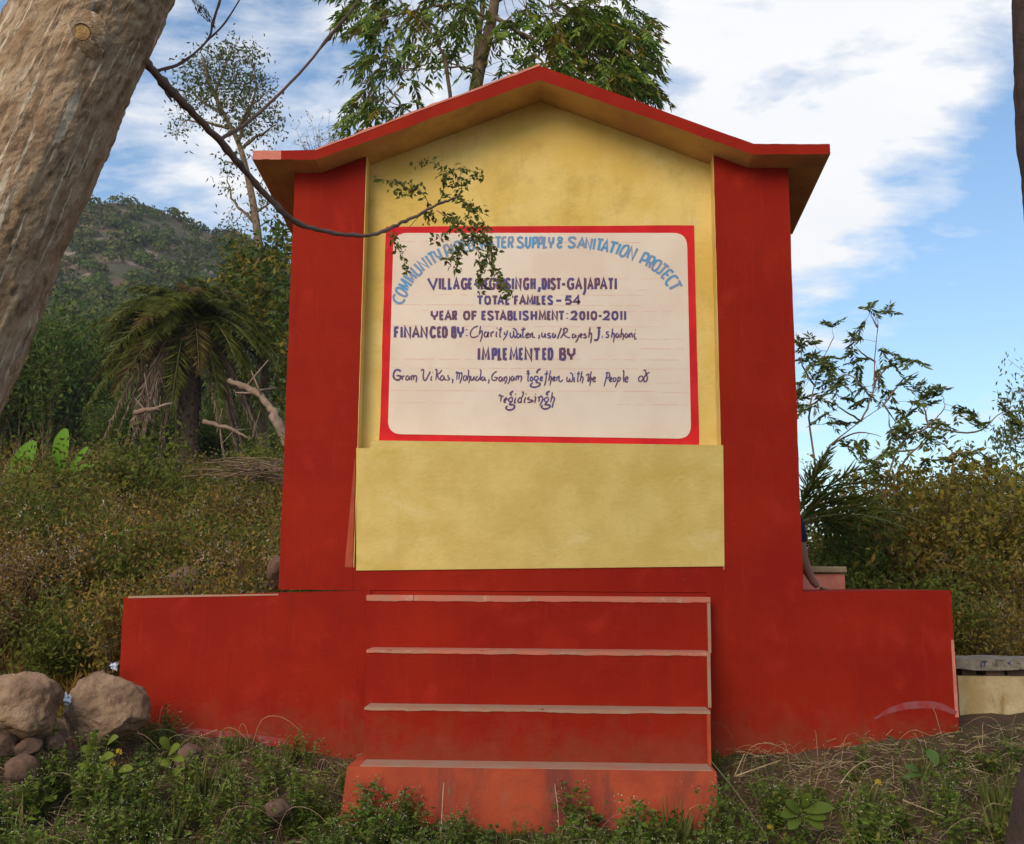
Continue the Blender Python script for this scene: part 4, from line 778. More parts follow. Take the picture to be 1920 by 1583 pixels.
# --- big leaning trunk at the left
def big_trunk(name, label, cline, rad, m, seed, knot=None, sides=240, rings=620, amp=.010):
    q = smooth_pts(cline, 40); q = np.stack([np.interp(np.linspace(0, len(q)-1, rings), np.arange(len(q)), q[:, i]) for i in range(3)], 1); s_ = np.linspace(0, len(rad)-1, rings); r = np.interp(s_, range(len(rad)), rad)
    T = np.gradient(q, axis=0); T /= np.linalg.norm(T, axis=1)[:, None]; u = np.cross(T[0], [0, 1, 0]); u /= np.linalg.norm(u); ln = 0
    th = np.arange(sides)*2*math.pi/sides; V = np.zeros((rings, sides, 3)); A = np.zeros((rings, sides, 3)); NN = np.zeros((rings, sides, 3))
    for i in range(rings):
        u = u-T[i]*u.dot(T[i]); u /= np.linalg.norm(u); w = np.cross(T[i], u); ln += np.linalg.norm(q[i]-q[i-1]) if i else 0
        NN[i] = np.cos(th)[:, None]*u+np.sin(th)[:, None]*w; V[i] = q[i]+NN[i]*r[i]; A[i] = np.stack([np.cos(th)*r[i], np.sin(th)*r[i], np.full(sides, ln)], 1)
    cx_, cy_, cz_ = A[..., 0], A[..., 1], A[..., 2]
    d = amp*1.1*fbm(cx_*9, cy_*9, cz_*4, 4, seed)+amp*.6*fbm(cx_*60, cy_*60, cz_*38, 4, seed+3)
    rg = fbm(cx_*26, cy_*26, cz_*5, 3, seed+7); d = d-amp*.9*np.clip(.16-np.abs(rg), 0, 1)*5*.5-amp*1.1*np.clip(fbm(cx_*34, cy_*34, cz_*11, 3, seed+11)-.28, 0, 1)*2
    V = V+NN*d[..., None]
    if knot is not None:
        kp, kr = knot; dist = np.linalg.norm(V-kp, axis=2); V = V+NN*(.022*np.exp(-(dist/kr)**2))[..., None]+NN*(.006*np.exp(-((dist-kr*1.6)/(kr*.5))**2))[..., None]
    mb = MB(); i = (np.arange(rings-1)[:, None]*sides+np.arange(sides)[None]).ravel(); k = np.arange(len(i)) % sides; j = i-k+(k+1) % sides
    mb.add(V.reshape(-1, 3), np.concatenate([np.stack([i, j, j+sides], 1), np.stack([i, j+sides, i+sides], 1)]), 0, A.reshape(-1, 3))
    return mb, q, V
DT = -3.55
cl = [P(-420, 1500, DT)+[0, 0, -.1], P(-330, 1200, DT), P(-250, 960, DT), P(-155, 745, DT), P(-85, 590, DT), P(-4, 395, DT), P(86, 200, DT), P(180, 0, DT), P(270, -190, DT-.05), P(400, -480, DT-.1), P(520, -800, DT-.2)]
kp = P(160, 54, DT-.175)
tr = thing('leaning_tree', 'thick leaning tree trunk with grey brown bark and a sawn knot at the upper left', 'tree', tuple(cl[0]))
mb, q, VV = big_trunk('trunk', '', cl, [.24, .215, .20, .19, .18, .178, .176, .172, .165, .15, .12], M['bark_big'], 4, (kp, .035))
part_at(mb, 'trunk', M['bark_big'], tr, smooth=True)
nk = CAM-kp; nk = nk/np.linalg.norm(nk)*.75+np.array([.1, -1, -.0])*.5; nk /= np.linalg.norm(nk)
vis = VV.reshape(-1, 3); base = vis[np.argmin(np.linalg.norm(vis-kp, axis=1))]
mb = MB(); rr_ = [.060, .044, .029, .021]; mb.tube([base-nk*.016, base-nk*.002, base+nk*.006, base+nk*.008], rr_, 28, cap=False)
part_at(mb, 'knot_collar', M['bark_big'], tr, smooth=True)
mb = MB(); mb.tube([base-nk*.002, base+nk*.0055], [.0195, .0185], 22); part_at(mb, 'sawn_stub', M['wood_cut'], tr)
mbb, mbl = MB(), MB()
limb = []
limb.append(branch_px(mbb, [(262, 100, -3.5), (283, 128, -3.42), (330, 180, -3.3), (410, 262, -3.1), (480, 345, -2.95), (545, 410, -2.85), (600, 432, -2.75), (690, 442, -2.65), (760, 415, -2.55), (820, 385, -2.5), (862, 368, -2.48)], .0135, .0035, 10, .0013, 9))
branch_px(mbb, [(408, 264, -3.1), (470, 225, -3.0), (560, 140, -2.9), (620, 65, -2.85), (665, 10, -2.8), (700, -60, -2.75)], .0062, .0035, 6, .0006)
branch_px(mbb, [(295, 133, -3.4), (340, 118, -3.35), (388, 77, -3.3), (402, 35, -3.3), (425, -40, -3.3)], .0048, .003, 6, .0005)
branch_px(mbb, [(388, 77, -3.3), (420, 45, -3.3), (450, -2, -3.3), (470, -40, -3.3)], .003, .002, 5)
branch_px(mbb, [(318, 158, -3.33), (311, 172, -3.34), (322, 190, -3.35)], .004, .0035, 5)
tw = [[(811, 394), (783, 352), (746, 341), (703, 335)], [(783, 352), (765, 360), (742, 362)], [(823, 385), (834, 341), (820, 308), (780, 304)], [(834, 341), (838, 325), (864, 318), (904, 326)], [(838, 350), (862, 340), (892, 332)], [(845, 376), (858, 360), (870, 345)],
      [(855, 370), (880, 388), (908, 418), (916, 452), (928, 470)], [(868, 380), (885, 385), (900, 400)], [(820, 395), (856, 425), (871, 440), (900, 476), (930, 510), (946, 542), (957, 556)], [(871, 440), (868, 465), (858, 490), (856, 512)], [(866, 455), (848, 478), (838, 492)], [(897, 478), (900, 500), (901, 520), (902, 545)], [(880, 450), (905, 455), (925, 480)],
      [(900, 478), (920, 485), (930, 510), (942, 545)], [(850, 420), (835, 438), (812, 452)], [(830, 400), (850, 412), (870, 418), (890, 440)], [(738, 425), (741, 454), (755, 480), (763, 508)], [(741, 456), (752, 478)], [(784, 408), (768, 425), (751, 440)], [(870, 400), (890, 420), (905, 440), (918, 462)], [(875, 445), (890, 448), (905, 445)], [(812, 395), (803, 402), (806, 415)]]
for t_ in tw:
    q3 = [(a, b, -2.5+RNG.normal()*.03) for a, b in t_]; pp = branch_px(mbb, q3, .0016, .0008, 4, .0004, 6)
    L_len = len(pp); sel = pp[2:]
    if t_ in (tw[17], tw[18]): continue
    for p in sel:
        for s_ in range(3):
            d = RNG.normal(size=3)*[1, .6, .7]+[0, 0, -.55]; l = RNG.uniform(.013, .026)
            mbl.leaves([p+RNG.normal(size=3)*.008], d, RNG.normal(size=3)*.5+[0, -1, .3], l, l*.52)
for k in range(10):
    mbl.leaves([P(918+RNG.uniform(-4, 5), 466+RNG.uniform(-4, 6), -2.5)], [RNG.normal()*.3, 0, -1], [0, -1, .1], .014, .008, 1)
for k in range(7):
    compound(mbl, mbb, P(352+k*5, -14+k*4, -3.3), [.6, 0, -.8], .05, 6, .016, .006, rach=.0006)
# crown above the picture
for k in range(90):
    c = cl[-1]+RNG.uniform(-1, 1, 3)*[.9, .8, .4]+[.0, 0, .8]; twig_to(mbb, nearest([q[-40:]], c), c, .012, .003)
    for j in range(3): compound(mbl, mbb, c, RNG.normal(size=3), .25, 10, .05, .02)
part_at(mbb, 'branch', M['twig'], tr, smooth=True); part_at(mbl, 'leaf_sprays', [L_['branch'], L_['bank_yellow']], tr)

# --- trunk sliver at the right edge
cl2 = [P(2030, 1850, -3.4), P(2032, 1560, -3.4), P(2085, 1330, -3.4), P(2075, 900, -3.4), P(2055, 500, -3.4), P(2026, 240, -3.4), P(2011, -60, -3.4), P(1995, -500, -3.4)]
t2 = thing('edge_tree', 'dark tree trunk just showing at the right edge of the picture', 'tree', tuple(cl2[0]))
mb, q, VV = big_trunk('trunk', '', cl2, [.17, .155, .15, .15, .15, .15, .148, .14], M['bark_dark'], 9, amp=.006, sides=70, rings=160)
part_at(mb, 'trunk', M['bark_dark'], t2, smooth=True)
mbb, mbl = MB(), MB()
for k in range(70):
    c = cl2[-1]+np.abs(RNG.normal(size=3))*[.9, .7, .4]+[.35, 0, .5]; twig_to(mbb, cl2[-1], c, .012, .003)
    for j in range(3): compound(mbl, mbb, c, RNG.normal(size=3), .25, 10, .05, .02)
part_at(mbb, 'branch', M['twig'], t2); part_at(mbl, 'crown', L_['dark'], t2)

# --- tree behind the roof
def neem():
    Y = 6.0; bz = P(880, 1090, Y); t = thing('broad_tree', 'leafy tree with drooping yellow green leaves rising behind the roof ridge', 'tree', (bz[0], Y, float(g(bz[0], Y))))
    mb, ml, limbs = MB(), MB(), []
    base = np.array([bz[0]-.1, Y, float(g(bz[0], Y))-.1])
    q = smooth_pts([base, base+[0, 0, 2.0], P(880, 330, Y), P(893, 160, Y), P(925, 20, Y), P(935, -120, Y), P(930, -300, Y)], 6); mb.tube(q, np.linspace(.13, .03, len(q)), 10); limbs.append(q)
    for pts, r0, r1 in (([(893, 160, 6), (895, 90, 6), (905, 0, 6.1), (890, -100, 6)], .05, .03), ([(850, 250, 5.8), (838, 130, 5.6), (815, 70, 5.5), (770, 25, 5.4), (730, -20, 5.3)], .028, .008), ([(895, 130, 6), (850, 125, 5.8), (790, 130, 5.6), (745, 140, 5.5)], .014, .004),
                        ([(893, 140, 6), (830, 115, 5.8), (760, 130, 5.6)], .012, .004), ([(930, 40, 6), (860, 10, 5.8), (780, 20, 5.5), (700, 40, 5.3), (660, 60, 5.2)], .02, .005), ([(925, 30, 6), (970, 60, 5.9), (1050, 100, 5.8), (1140, 140, 5.8)], .03, .006), ([(930, 0, 6), (1000, -20, 6), (1090, 30, 6.1), (1180, 90, 6.2)], .035, .006),
                        ([(932, -60, 6), (1030, -90, 6), (1130, -50, 6.2)], .04, .008), ([(930, -60, 6), (830, -80, 5.8), (740, -60, 5.5), (660, -20, 5.3)], .035, .006), ([(900, 100, 6), (960, 30, 5.7), (1030, 10, 5.6)], .015, .005), ([(745, 200, 5.6), (720, 205, 5.5), (690, 220, 5.4)], .006, .003), ([(850, 250, 5.8), (780, 215, 5.6), (740, 195, 5.5), (700, 190, 5.4), (650, 225, 5.3)], .01, .003)):
        limbs.append(branch_px(mb, pts, r0, r1, 6, .008))
    E = [(700, 20, 55, 45, 20), (780, 60, 75, 50, 28), (730, 110, 45, 30, 9), (700, 150, 40, 40, 11), (690, 200, 45, 22, 10), (760, 175, 30, 30, 4), (840, 10, 60, 40, 14), (870, 60, 30, 50, 6), (655, 35, 20, 25, 4), (960, 40, 50, 50, 15), (930, 120, 35, 30, 6), (1010, 60, 45, 60, 20),
         (1080, 40, 70, 60, 40), (1080, 120, 60, 35, 26), (1150, 80, 55, 60, 33), (1175, 130, 35, 35, 30), (1200, 150, 18, 25, 10), (1195, 60, 22, 40, 14), (1120, 20, 70, 40, 30), (1150, 150, 40, 22, 20), (800, -110, 150, 90, 30), (1000, -120, 150, 90, 40), (930, -280, 170, 90, 25), (1160, -60, 60, 50, 25), (650, -60, 50, 60, 15)]
    for cx, cy, rx, ry, n in E:
        for k in range(n):
            a = RNG.uniform(0, 2*math.pi); rr_ = math.sqrt(RNG.random()); px, py = cx+rx*rr_*math.cos(a), cy+ry*rr_*math.sin(a)
            c = P(px, py, Y+RNG.normal()*.45-.2); nb = nearest(limbs, c); 
            if np.linalg.norm(nb-c) < 1.6: twig_to(mb, nb, c, .006, .002, 3)
            else: twig_to(mb, c+(nb-c)*.25, c, .004, .002, 3)
            for j in range(2):
                d = RNG.normal(size=3)*[1, .8, .35]+[(px-930)/300, 0, -.15]
                compound(ml, mb, c, d, RNG.uniform(.18, .32), 8, .12, .034, droop=.6, mat=0 if RNG.random() < .85 else 1, spread=48, rach=.0018)
    part_at(mb, 'trunk', M['bark'], t, smooth=True); part_at(ml, 'crown', [L_['neem'], L_['yel']], t)
neem()
# --- slender tree to the left of the roof
def slender():
    Y = 15.0; bz = P(500, 800, Y); t = thing('slender_tree', 'slender tree with an airy rounded crown left of the roof', 'tree', (bz[0], Y, float(g(bz[0], Y))))
    mb, ml, limbs = MB(), MB(), []
    base = np.array([bz[0], Y, float(g(bz[0], Y))-.1])
    q = smooth_pts([base, P(495, 620, Y), P(486, 470, Y), P(476, 390, Y), P(462, 320, Y), P(446, 265, Y), P(420, 215, Y), P(392, 155, Y), P(380, 110, Y)], 6); mb.tube(q, np.linspace(.11, .025, len(q)), 8); limbs.append(q)
    for pts in ([(446, 265, 15.0), (465, 215, 15.0), (480, 160, 15.0), (470, 110, 15.0)], [(440, 250, 15.0), (470, 200, 14.8), (510, 170, 14.7)], [(420, 215, 15.0), (380, 190, 15.0), (345, 150, 15.0)], [(400, 180, 15.0), (420, 130, 15.1), (430, 95, 15.2)], [(450, 280, 15.0), (490, 250, 14.9), (520, 235, 14.8)], [(430, 240, 15.0), (380, 230, 15.0), (335, 225, 15.0)], [(480, 420, 15.0), (440, 380, 15.0), (425, 330, 15.0)], [(478, 400, 15.0), (510, 380, 15.0)], [(490, 500, 15.0), (530, 440, 14.8), (555, 420, 14.7)], [(488, 470, 15.0), (450, 440, 15.0), (430, 420, 15.0)], [(460, 310, 15.0), (420, 300, 15.0)]):
        limbs.append(branch_px(mb, pts, .04, .012, 5, .012))
    E = [(430, 140, 70, 50, 170), (380, 150, 55, 45, 95), (480, 190, 45, 50, 95), (400, 205, 70, 35, 75), (345, 215, 28, 40, 26), (505, 235, 30, 28, 28), (440, 100, 60, 18, 45), (430, 335, 22, 20, 12), (500, 370, 25, 25, 18), (445, 300, 20, 25, 16), (470, 400, 40, 25, 16), (520, 330, 18, 30, 8), (455, 250, 12, 20, 22), (440, 440, 28, 15, 18)]
    for cx, cy, rx, ry, n in E:
        for k in range(int(n*.62)):
            a = RNG.uniform(0, 2*math.pi); rr_ = RNG.random()**.45; px, py = cx+rx*rr_*math.cos(a), cy+ry*rr_*math.sin(a)
            c = P(px, py, Y+RNG.normal()*.55); nb = nearest(limbs, c); twig_to(mb, nb+(c-nb)*.3, c, .006, .002, 3)
            m = 9; ml.leaves(c+RNG.normal(size=(m, 3))*.14, RNG.normal(size=(m, 3))+[0, 0, -.5], RNG.normal(size=(m, 3)), RNG.uniform(.07, .135, m), .042)
    E = [(470, 475, 45, 25, 40), (510, 520, 40, 40, 55), (450, 520, 40, 35, 46), (480, 590, 55, 45, 60), (530, 450, 25, 40, 34), (520, 600, 40, 60, 60), (530, 700, 40, 60, 40)]
    for cx, cy, rx, ry, n in E:
        for k in range(n):
            a = RNG.uniform(0, 2*math.pi); rr_ = RNG.random()**.5; c = P(cx+rx*rr_*math.cos(a), cy+ry*rr_*math.sin(a), Y-.3+RNG.normal()*.5)
            m = 9; ml.leaves(c+RNG.normal(size=(m, 3))*.14, RNG.normal(size=(m, 3))+[0, 0, -.6], RNG.normal(size=(m, 3)), RNG.uniform(.11, .19, m), .075, 1 if RNG.random() < .4 else 2)
    part_at(mb, 'trunk', M['bark'], t, smooth=True); part_at(ml, 'crown', [L_['gum'], L_['yel'], L_['dark']], t)
slender()
# --- bare twigs behind the left roof slope
def bare():
    Y = 11.0; b = P(625, 420, Y); t = thing('bare_tree', 'thin bare twiggy treetop above the left roof slope', 'tree', (b[0], Y, float(g(b[0], Y))))
    mb, ml = MB(), MB(); mb.tube([(b[0], Y, float(g(b[0], Y))-.1), b+[0, 0, -1], b], [.06, .05, .04], 6)
    for k in range(30):
        x = 560+k*4.3; e = P(x+RNG.normal()*5, 222+RNG.uniform(0, 55)+abs(x-615)*.15, Y+RNG.normal()*.3); m = P(625+(x-625)*.55, 320, Y+RNG.normal()*.2); s_ = smooth_pts([b, m, e], 5); mb.tube(s_, np.linspace(.012, .003, len(s_)), 4, cap=False)
        for j in range(6):
            p = s_[RNG.integers(5, len(s_))]; d = RNG.normal(size=3)*[.5, .3, .4]+[0, 0, .5]; e2 = p+d*RNG.uniform(.1, .28); mb.tube([p, (p+e2)/2+RNG.normal(size=3)*.01, e2], [.004, .003, .002], 3, cap=False)
            ml.leaves(e2+RNG.normal(size=(3, 3))*.03, RNG.normal(size=(3, 3)), RNG.normal(size=(3, 3)), .05, .018)
    part_at(mb, 'trunk', M['bark'], t); part_at(ml, 'crown', L_['gum'], t)
bare()
# --- feathery tree at the right
def feathery():
    Y = 3.6; z5 = lambda a, b: (1300+a/2.729, 540+b/2.729)
    b = P(1640, 1040, Y); t = thing('feathery_shrub', 'sparse arching small tree with feathery leaf sprays right of the right pillar', 'tree', (b[0], Y, float(g(b[0], Y))))
    mb, ml, limbs = MB(), MB(), []; gz = float(g(b[0], Y))-.05
    for s_ in (P(1534, 900, Y), P(1661, 906, Y), P(1677, 895, Y), P(1518, 800, Y), P(1787, 870, Y)): limbs.append(smooth_pts([(b[0]+(s_[0]-b[0])*.3, Y, gz), (b[0]+(s_[0]-b[0])*.7, Y, gz+.7), s_], 5)); mb.tube(limbs[-1], np.linspace(.012, .009, len(limbs[-1])), 6)
    for pts in ([(640, 900), (720, 790), (860, 680), (975, 600)], [(860, 680), (920, 530), (930, 350), (945, 160)], [(985, 1000), (1020, 890), (1080, 780), (1200, 710), (1280, 620), (1280, 560)], [(1030, 970), (1130, 830), (1250, 790), (1330, 850), (1320, 920)], [(595, 700), (600, 600), (640, 430), (720, 250)], [(975, 600), (1060, 480), (1150, 430)], [(1200, 710), (1440, 740), (1560, 650), (1640, 600)], [(975, 600), (1040, 690)], [(720, 790), (850, 740), (960, 760)], [(600, 600), (700, 540), (760, 560)], [(910, 560), (820, 460), (760, 440)], [(930, 380), (870, 340), (830, 300)], [(860, 680), (760, 620), (700, 560)], [(1130, 830), (1000, 840), (930, 870)], [(1330, 850), (1420, 840), (1500, 870)], [(940, 200), (900, 130)], [(1200, 710), (1180, 620), (1130, 570)], [(920, 500), (1000, 400), (1090, 370)], [(620, 500), (560, 400), (550, 300)], [(1080, 780), (1010, 720), (1000, 640)]):
        limbs.append(branch_px(mb, [(*z5(a, c), Y+RNG.normal()*.12) for a, c in pts], .010, .003, 5, .003))
    C = [(900, 100), (990, 120), (870, 180), (715, 190), (850, 260), (820, 320), (970, 320), (560, 290), (610, 280), (580, 340), (690, 350), (700, 390), (610, 390), (555, 480), (550, 520), (700, 470), (720, 500), (760, 460), (770, 560), (740, 490), (870, 360), (850, 410), (945, 430), (1020, 390), (1090, 365), (1060, 490), (870, 510), (1000, 530), (890, 565), (1140, 520), (1120, 580), (1260, 510), (1200, 590), (1180, 560), (1350, 610), (1060, 630), (680, 640), (690, 690), (790, 690), (1090, 690), (1100, 740), (1180, 740), (1270, 690), (1010, 740), (1270, 760), (990, 840), (1070, 800), (1370, 850), (1420, 840), (1510, 870), (1190, 880), (930, 890), (1440, 640), (1450, 700), (1420, 660), (1580, 600), (1620, 640), (1640, 680), (780, 800), (830, 790), (870, 780), (560, 560), (580, 620), (640, 560), (620, 460), (660, 380), (1120, 760), (1140, 720), (900, 880), (950, 910), (550, 600), (1240, 690), (1130, 370), (1250, 540), (1080, 660), (670, 400), (570, 370), (1370, 900), (1320, 880)]
    for a, c in C:
        p0 = P(*z5(a, c), Y+RNG.normal()*.15); nb = nearest(limbs, p0); twig_to(mb, nb, p0, .0025, .0015, 3)
        dd = p0-nb; dd = dd/(np.linalg.norm(dd)+1e-6)
        for k in range(3):
            d = dd*.8+RNG.normal(size=3)*[.7, .3, .4]+[0, 0, -.05]; d /= np.linalg.norm(d)
            compound(ml, mb, p0-d*.05, d, RNG.uniform(.13, .20), 8, .072, .022, droop=.25, spread=52, rach=.0012)
    part_at(mb, 'trunk', M['bark'], t, smooth=True); part_at(ml, 'crown', L_['fern'], t)
    Y = 7.0; b = P(1925, 1000, Y); t = thing('hanging_tree', 'loose tree with hanging leaf clumps cut by the right edge', 'tree', (b[0], Y, float(g(b[0], Y))))
    mb, ml, limbs = MB(), MB(), []; q = smooth_pts([(b[0], Y, float(g(b[0], Y))), P(1960, 900, Y), P(1950, 740, Y)], 5); mb.tube(q, np.linspace(.045, .02, len(q)), 7); limbs.append(q)
    for cx, cy, rx, ry, n in ((1890, 820, 22, 30, 30), (1905, 790, 15, 30, 16), (1895, 900, 25, 25, 20), (1950, 740, 50, 60, 60), (1990, 820, 40, 80, 60), (1880, 930, 30, 30, 22)):
        for k in range(n):
            c = P(cx+RNG.normal()*rx*.6, cy+RNG.normal()*ry*.6, Y+RNG.normal()*.3); twig_to(mb, nearest(limbs, c), c, .006, .002, 3); m = 9
            ml.leaves(c+RNG.normal(size=(m, 3))*.08, RNG.normal(size=(m, 3))*.6+[0, 0, -1], RNG.normal(size=(m, 3)), .075, .026)
    part_at(mb, 'trunk', M['bark'], t, smooth=True); part_at(ml, 'crown', L_['gum'], t)
feathery()

# --- palms
def frond(root, base, d, L, droop, m, name, nl=46, ll=.30, lw=.022, stem=.012, spread=48, hang=.15, label=None):
    d = np.asarray(d, float); d /= np.linalg.norm(d); t = np.linspace(0, 1, 14); pts = base+np.outer(t*L, d)+np.outer(t**2*L*droop, [0, 0, -1])
    k = np.cumsum(np.r_[0, np.linalg.norm(np.diff(pts, axis=0), axis=1)]); mb = MB(); mb.tube(pts, np.linspace(stem, stem*.25, 14), 5, 0)
    tt = np.linspace(.15, 1, nl); q = np.stack([np.interp(tt*k[-1], k, pts[:, i]) for i in range(3)], 1); T = np.gradient(q, axis=0); T /= np.linalg.norm(T, axis=1)[:, None]
    side = np.cross(d, [0, 0, 1.0]); side = side/np.linalg.norm(side) if np.linalg.norm(side) > .1 else np.array([1.0, 0, 0])
    env = np.sin(np.clip(tt, 0, 1)*math.pi*.86+.35); sp = R(spread)
    for s_ in (1, -1):
        dr = T*math.cos(sp)+s_*side*math.sin(sp)+[0, 0, -hang]+RNG.normal(size=T.shape)*.2; nr = np.cross(T, side*s_)+RNG.normal(size=T.shape)*.5
        mb.leaves(q, dr, nr, ll*np.clip(env, .35, 1)*RNG.uniform(.85, 1.1, nl), lw, 1, fold=.25)
    o = part_at(mb, name, [M['stem_green'] if name == 'frond' else M['stem_brown'], m], root)
    if label: o['label'] = label
    return o
def palm(px, py_base, py_crown, Y, n, Lf, label, name, ndead, dead_len=1.0, seedx=0, ll=.3):
    b = P(px, py_base, Y); c = P(px, py_crown, Y); t = thing(name, label, 'palm', (b[0], Y, min(float(g(b[0], Y)), b[2])))
    mb = MB(); mb.tube(smooth_pts([[b[0], Y, min(float(g(b[0], Y)), b[2])-.1], (b+c)/2+[.03, 0, 0], c], 6), np.linspace(.17, .15, 13) if ndead else np.linspace(.06, .05, 13), 14)
    for k in range(90 if ndead else 20):  # old leaf bases
        a = k*2.4; z = (k/(90 if ndead else 20)); p = b+(c-b)*z; r = .15 if ndead else .05; d = np.array([math.cos(a), math.sin(a), .9]); mb.tube([p+d*[r, r, 0]*.8, p+d*[r, r, .05]*1.35], [.03, .02], 4)
    part_at(mb, 'trunk', M['palm_trunk'], t)
    for k in range(n):
        if not ndead:
            a = -1.0+2.3*k/n; el_ = (.25, .75, 1.2, .5, .95)[k % 5]
            frond(t, c, [math.cos(a)*math.cos(el_)*1.0, math.sin(a)*.5*math.cos(el_), math.sin(el_)], Lf*RNG.uniform(.8, 1.15), RNG.uniform(.2, .5), L_['palm'], 'frond', ll=ll, lw=ll*.05, nl=26, spread=55, hang=.0)
            continue
        a = k*2.399+seedx; e = RNG.uniform(.25, 1.35)*(1-.25*(k/n)); d = [math.cos(a), math.sin(a)*.9, math.tan(e)*.8 if e < 1 else 1.6]
        old = RNG.random() < .14; lowf = k > n*.72
        if lowf: d = [math.cos(a), math.sin(a)*.9, RNG.uniform(-.25, .25)]
        frond(t, c+np.array([math.cos(a), math.sin(a), 0])*.08, d, Lf*RNG.uniform(.85, 1.1)*(.82 if lowf else 1), RNG.uniform(.8, 1.3) if lowf else RNG.uniform(.45, .95), L_['palm_old'] if old else L_['palm'], 'frond', ll=ll, lw=ll*.045, nl=64, spread=54, hang=.3, label='yellowing palm frond' if old else None)
    for k in range(ndead):
        a = k*2.1+RNG.normal()*.3; r = RNG.uniform(.12, .45)
        frond(t, c+np.array([math.cos(a)*.1, math.sin(a)*.1, -.1]), [math.cos(a)*r*2, math.sin(a)*r*2, -.25], dead_len*RNG.uniform(.5, .95), RNG.uniform(.9, 1.5), L_['palm_dead'], 'dead_frond', ll=ll*.75, lw=ll*.06, spread=22, hang=.8)
palm(355, 850, 605, 13.0, 84, 1.95, 'date palm with drooping green fronds and a skirt of dead ones on the left bank', 'date_palm', 34, 1.7, ll=.40)
palm(1490, 1100, 985, 2.6, 11, 1.0, 'young palm fanning out beside the right pillar', 'young_palm', 0, seedx=.5, ll=.26)

# --- banana plants
def banana(spots, Y, label, x):
    b = P(x, 960, Y); t = thing('banana_plant', label, 'plant', (b[0], Y, float(g(b[0], Y)))); mb = MB(); mb.tube([(b[0], Y, float(g(b[0], Y))-.1), b], [.07, .05], 10); part_at(mb, 'stem', M['stem_green'], t, smooth=True)
    for (x0, y0, x1, y1, w, bend) in spots:
        a, e = P(x0, y0, Y), P(x1, y1, Y-.15); k = np.linspace(0, 1, 15); cen = a+np.outer(k, e-a)+np.outer(np.sin(k*math.pi), [bend, -.05, .03]); T = np.gradient(cen, axis=0); T /= np.linalg.norm(T, axis=1)[:, None]
        side = np.cross(T, [0, -1, .2]); side /= np.linalg.norm(side, axis=1)[:, None]; wd = w*np.sin(np.clip(k*.93+.04, 0, 1)*math.pi)**.6; up_ = np.array([0, -1, 0])
        V = np.concatenate([cen+side*wd[:, None]+up_*wd[:, None]*.25, cen, cen-side*wd[:, None]+up_*wd[:, None]*.25]); T_ = []
        for i in range(14):
            for o_ in (0, 15): T_ += [(i+o_, i+1+o_, i+16+o_), (i+o_, i+16+o_, i+15+o_)]
        mb = MB(); mb.add(V, T_); part_at(mb, 'banana_leaf', L_['banana'], t, smooth=True)
banana([(28, 918, 66, 828, .14, .0), (20, 915, -25, 900, .06, 0), (25, 918, 92, 892, .07, 0), (20, 880, 45, 850, .04, 0), (15, 915, 42, 870, .09, -.02)], 7.0, 'banana plant with slanting bright green leaves at the left edge', 22)
banana([(113, 888, 124, 804, .11, 0), (130, 890, 165, 838, .045, .02), (134, 892, 178, 872, .035, 0)], 7.2, 'banana plant with one broad upright leaf right of the edge one', 122)

# --- dead pale branches near the palm
for pts, r0, lab in (([(552, 860, 10), (520, 790, 10), (500, 755, 10.1), (470, 730, 10.2), (430, 715, 10.3)], .085, 'pale bare fallen trunk leaning right of the palm'), ([(250, 775, 11), (285, 768, 11), (325, 758, 11)], .05, 'pale broken branch left of the palm trunk'), ([(380, 790, 10), (430, 805, 10), (470, 822, 10)], .04, 'thin dead branch low behind the scrub beside the palm')):
    mb = MB(); q = branch_px(mb, pts, r0, r0*.45, 8, .012)
    for k in range(5): p = q[RNG.integers(3, len(q))]; mb.tube([p, p+RNG.normal(size=3)*.2+[0, 0, .1]], [r0*.3, r0*.12], 4)
    tag(mb.build('dead_branch', M['bark_pale'], smooth=True, loc=q[0]), lab, 'branch')
mb = MB()
for k in range(60):
    p = P(475+RNG.normal()*28, 885+RNG.normal()*9, 5.5+RNG.normal()*.3); d = RNG.normal(size=3)*[1, .5, .15]; d /= np.linalg.norm(d); l = RNG.uniform(.2, .5); mb.tube([p-d*l, p+[0, 0, .03], p+d*l], [.008, .007, .004], 4)
tag(mb.build('brush_pile', M['stem_brown'], loc=P(475, 890, 5.5)), 'heap of dry brown sticks beside the left pillar', 'sticks')

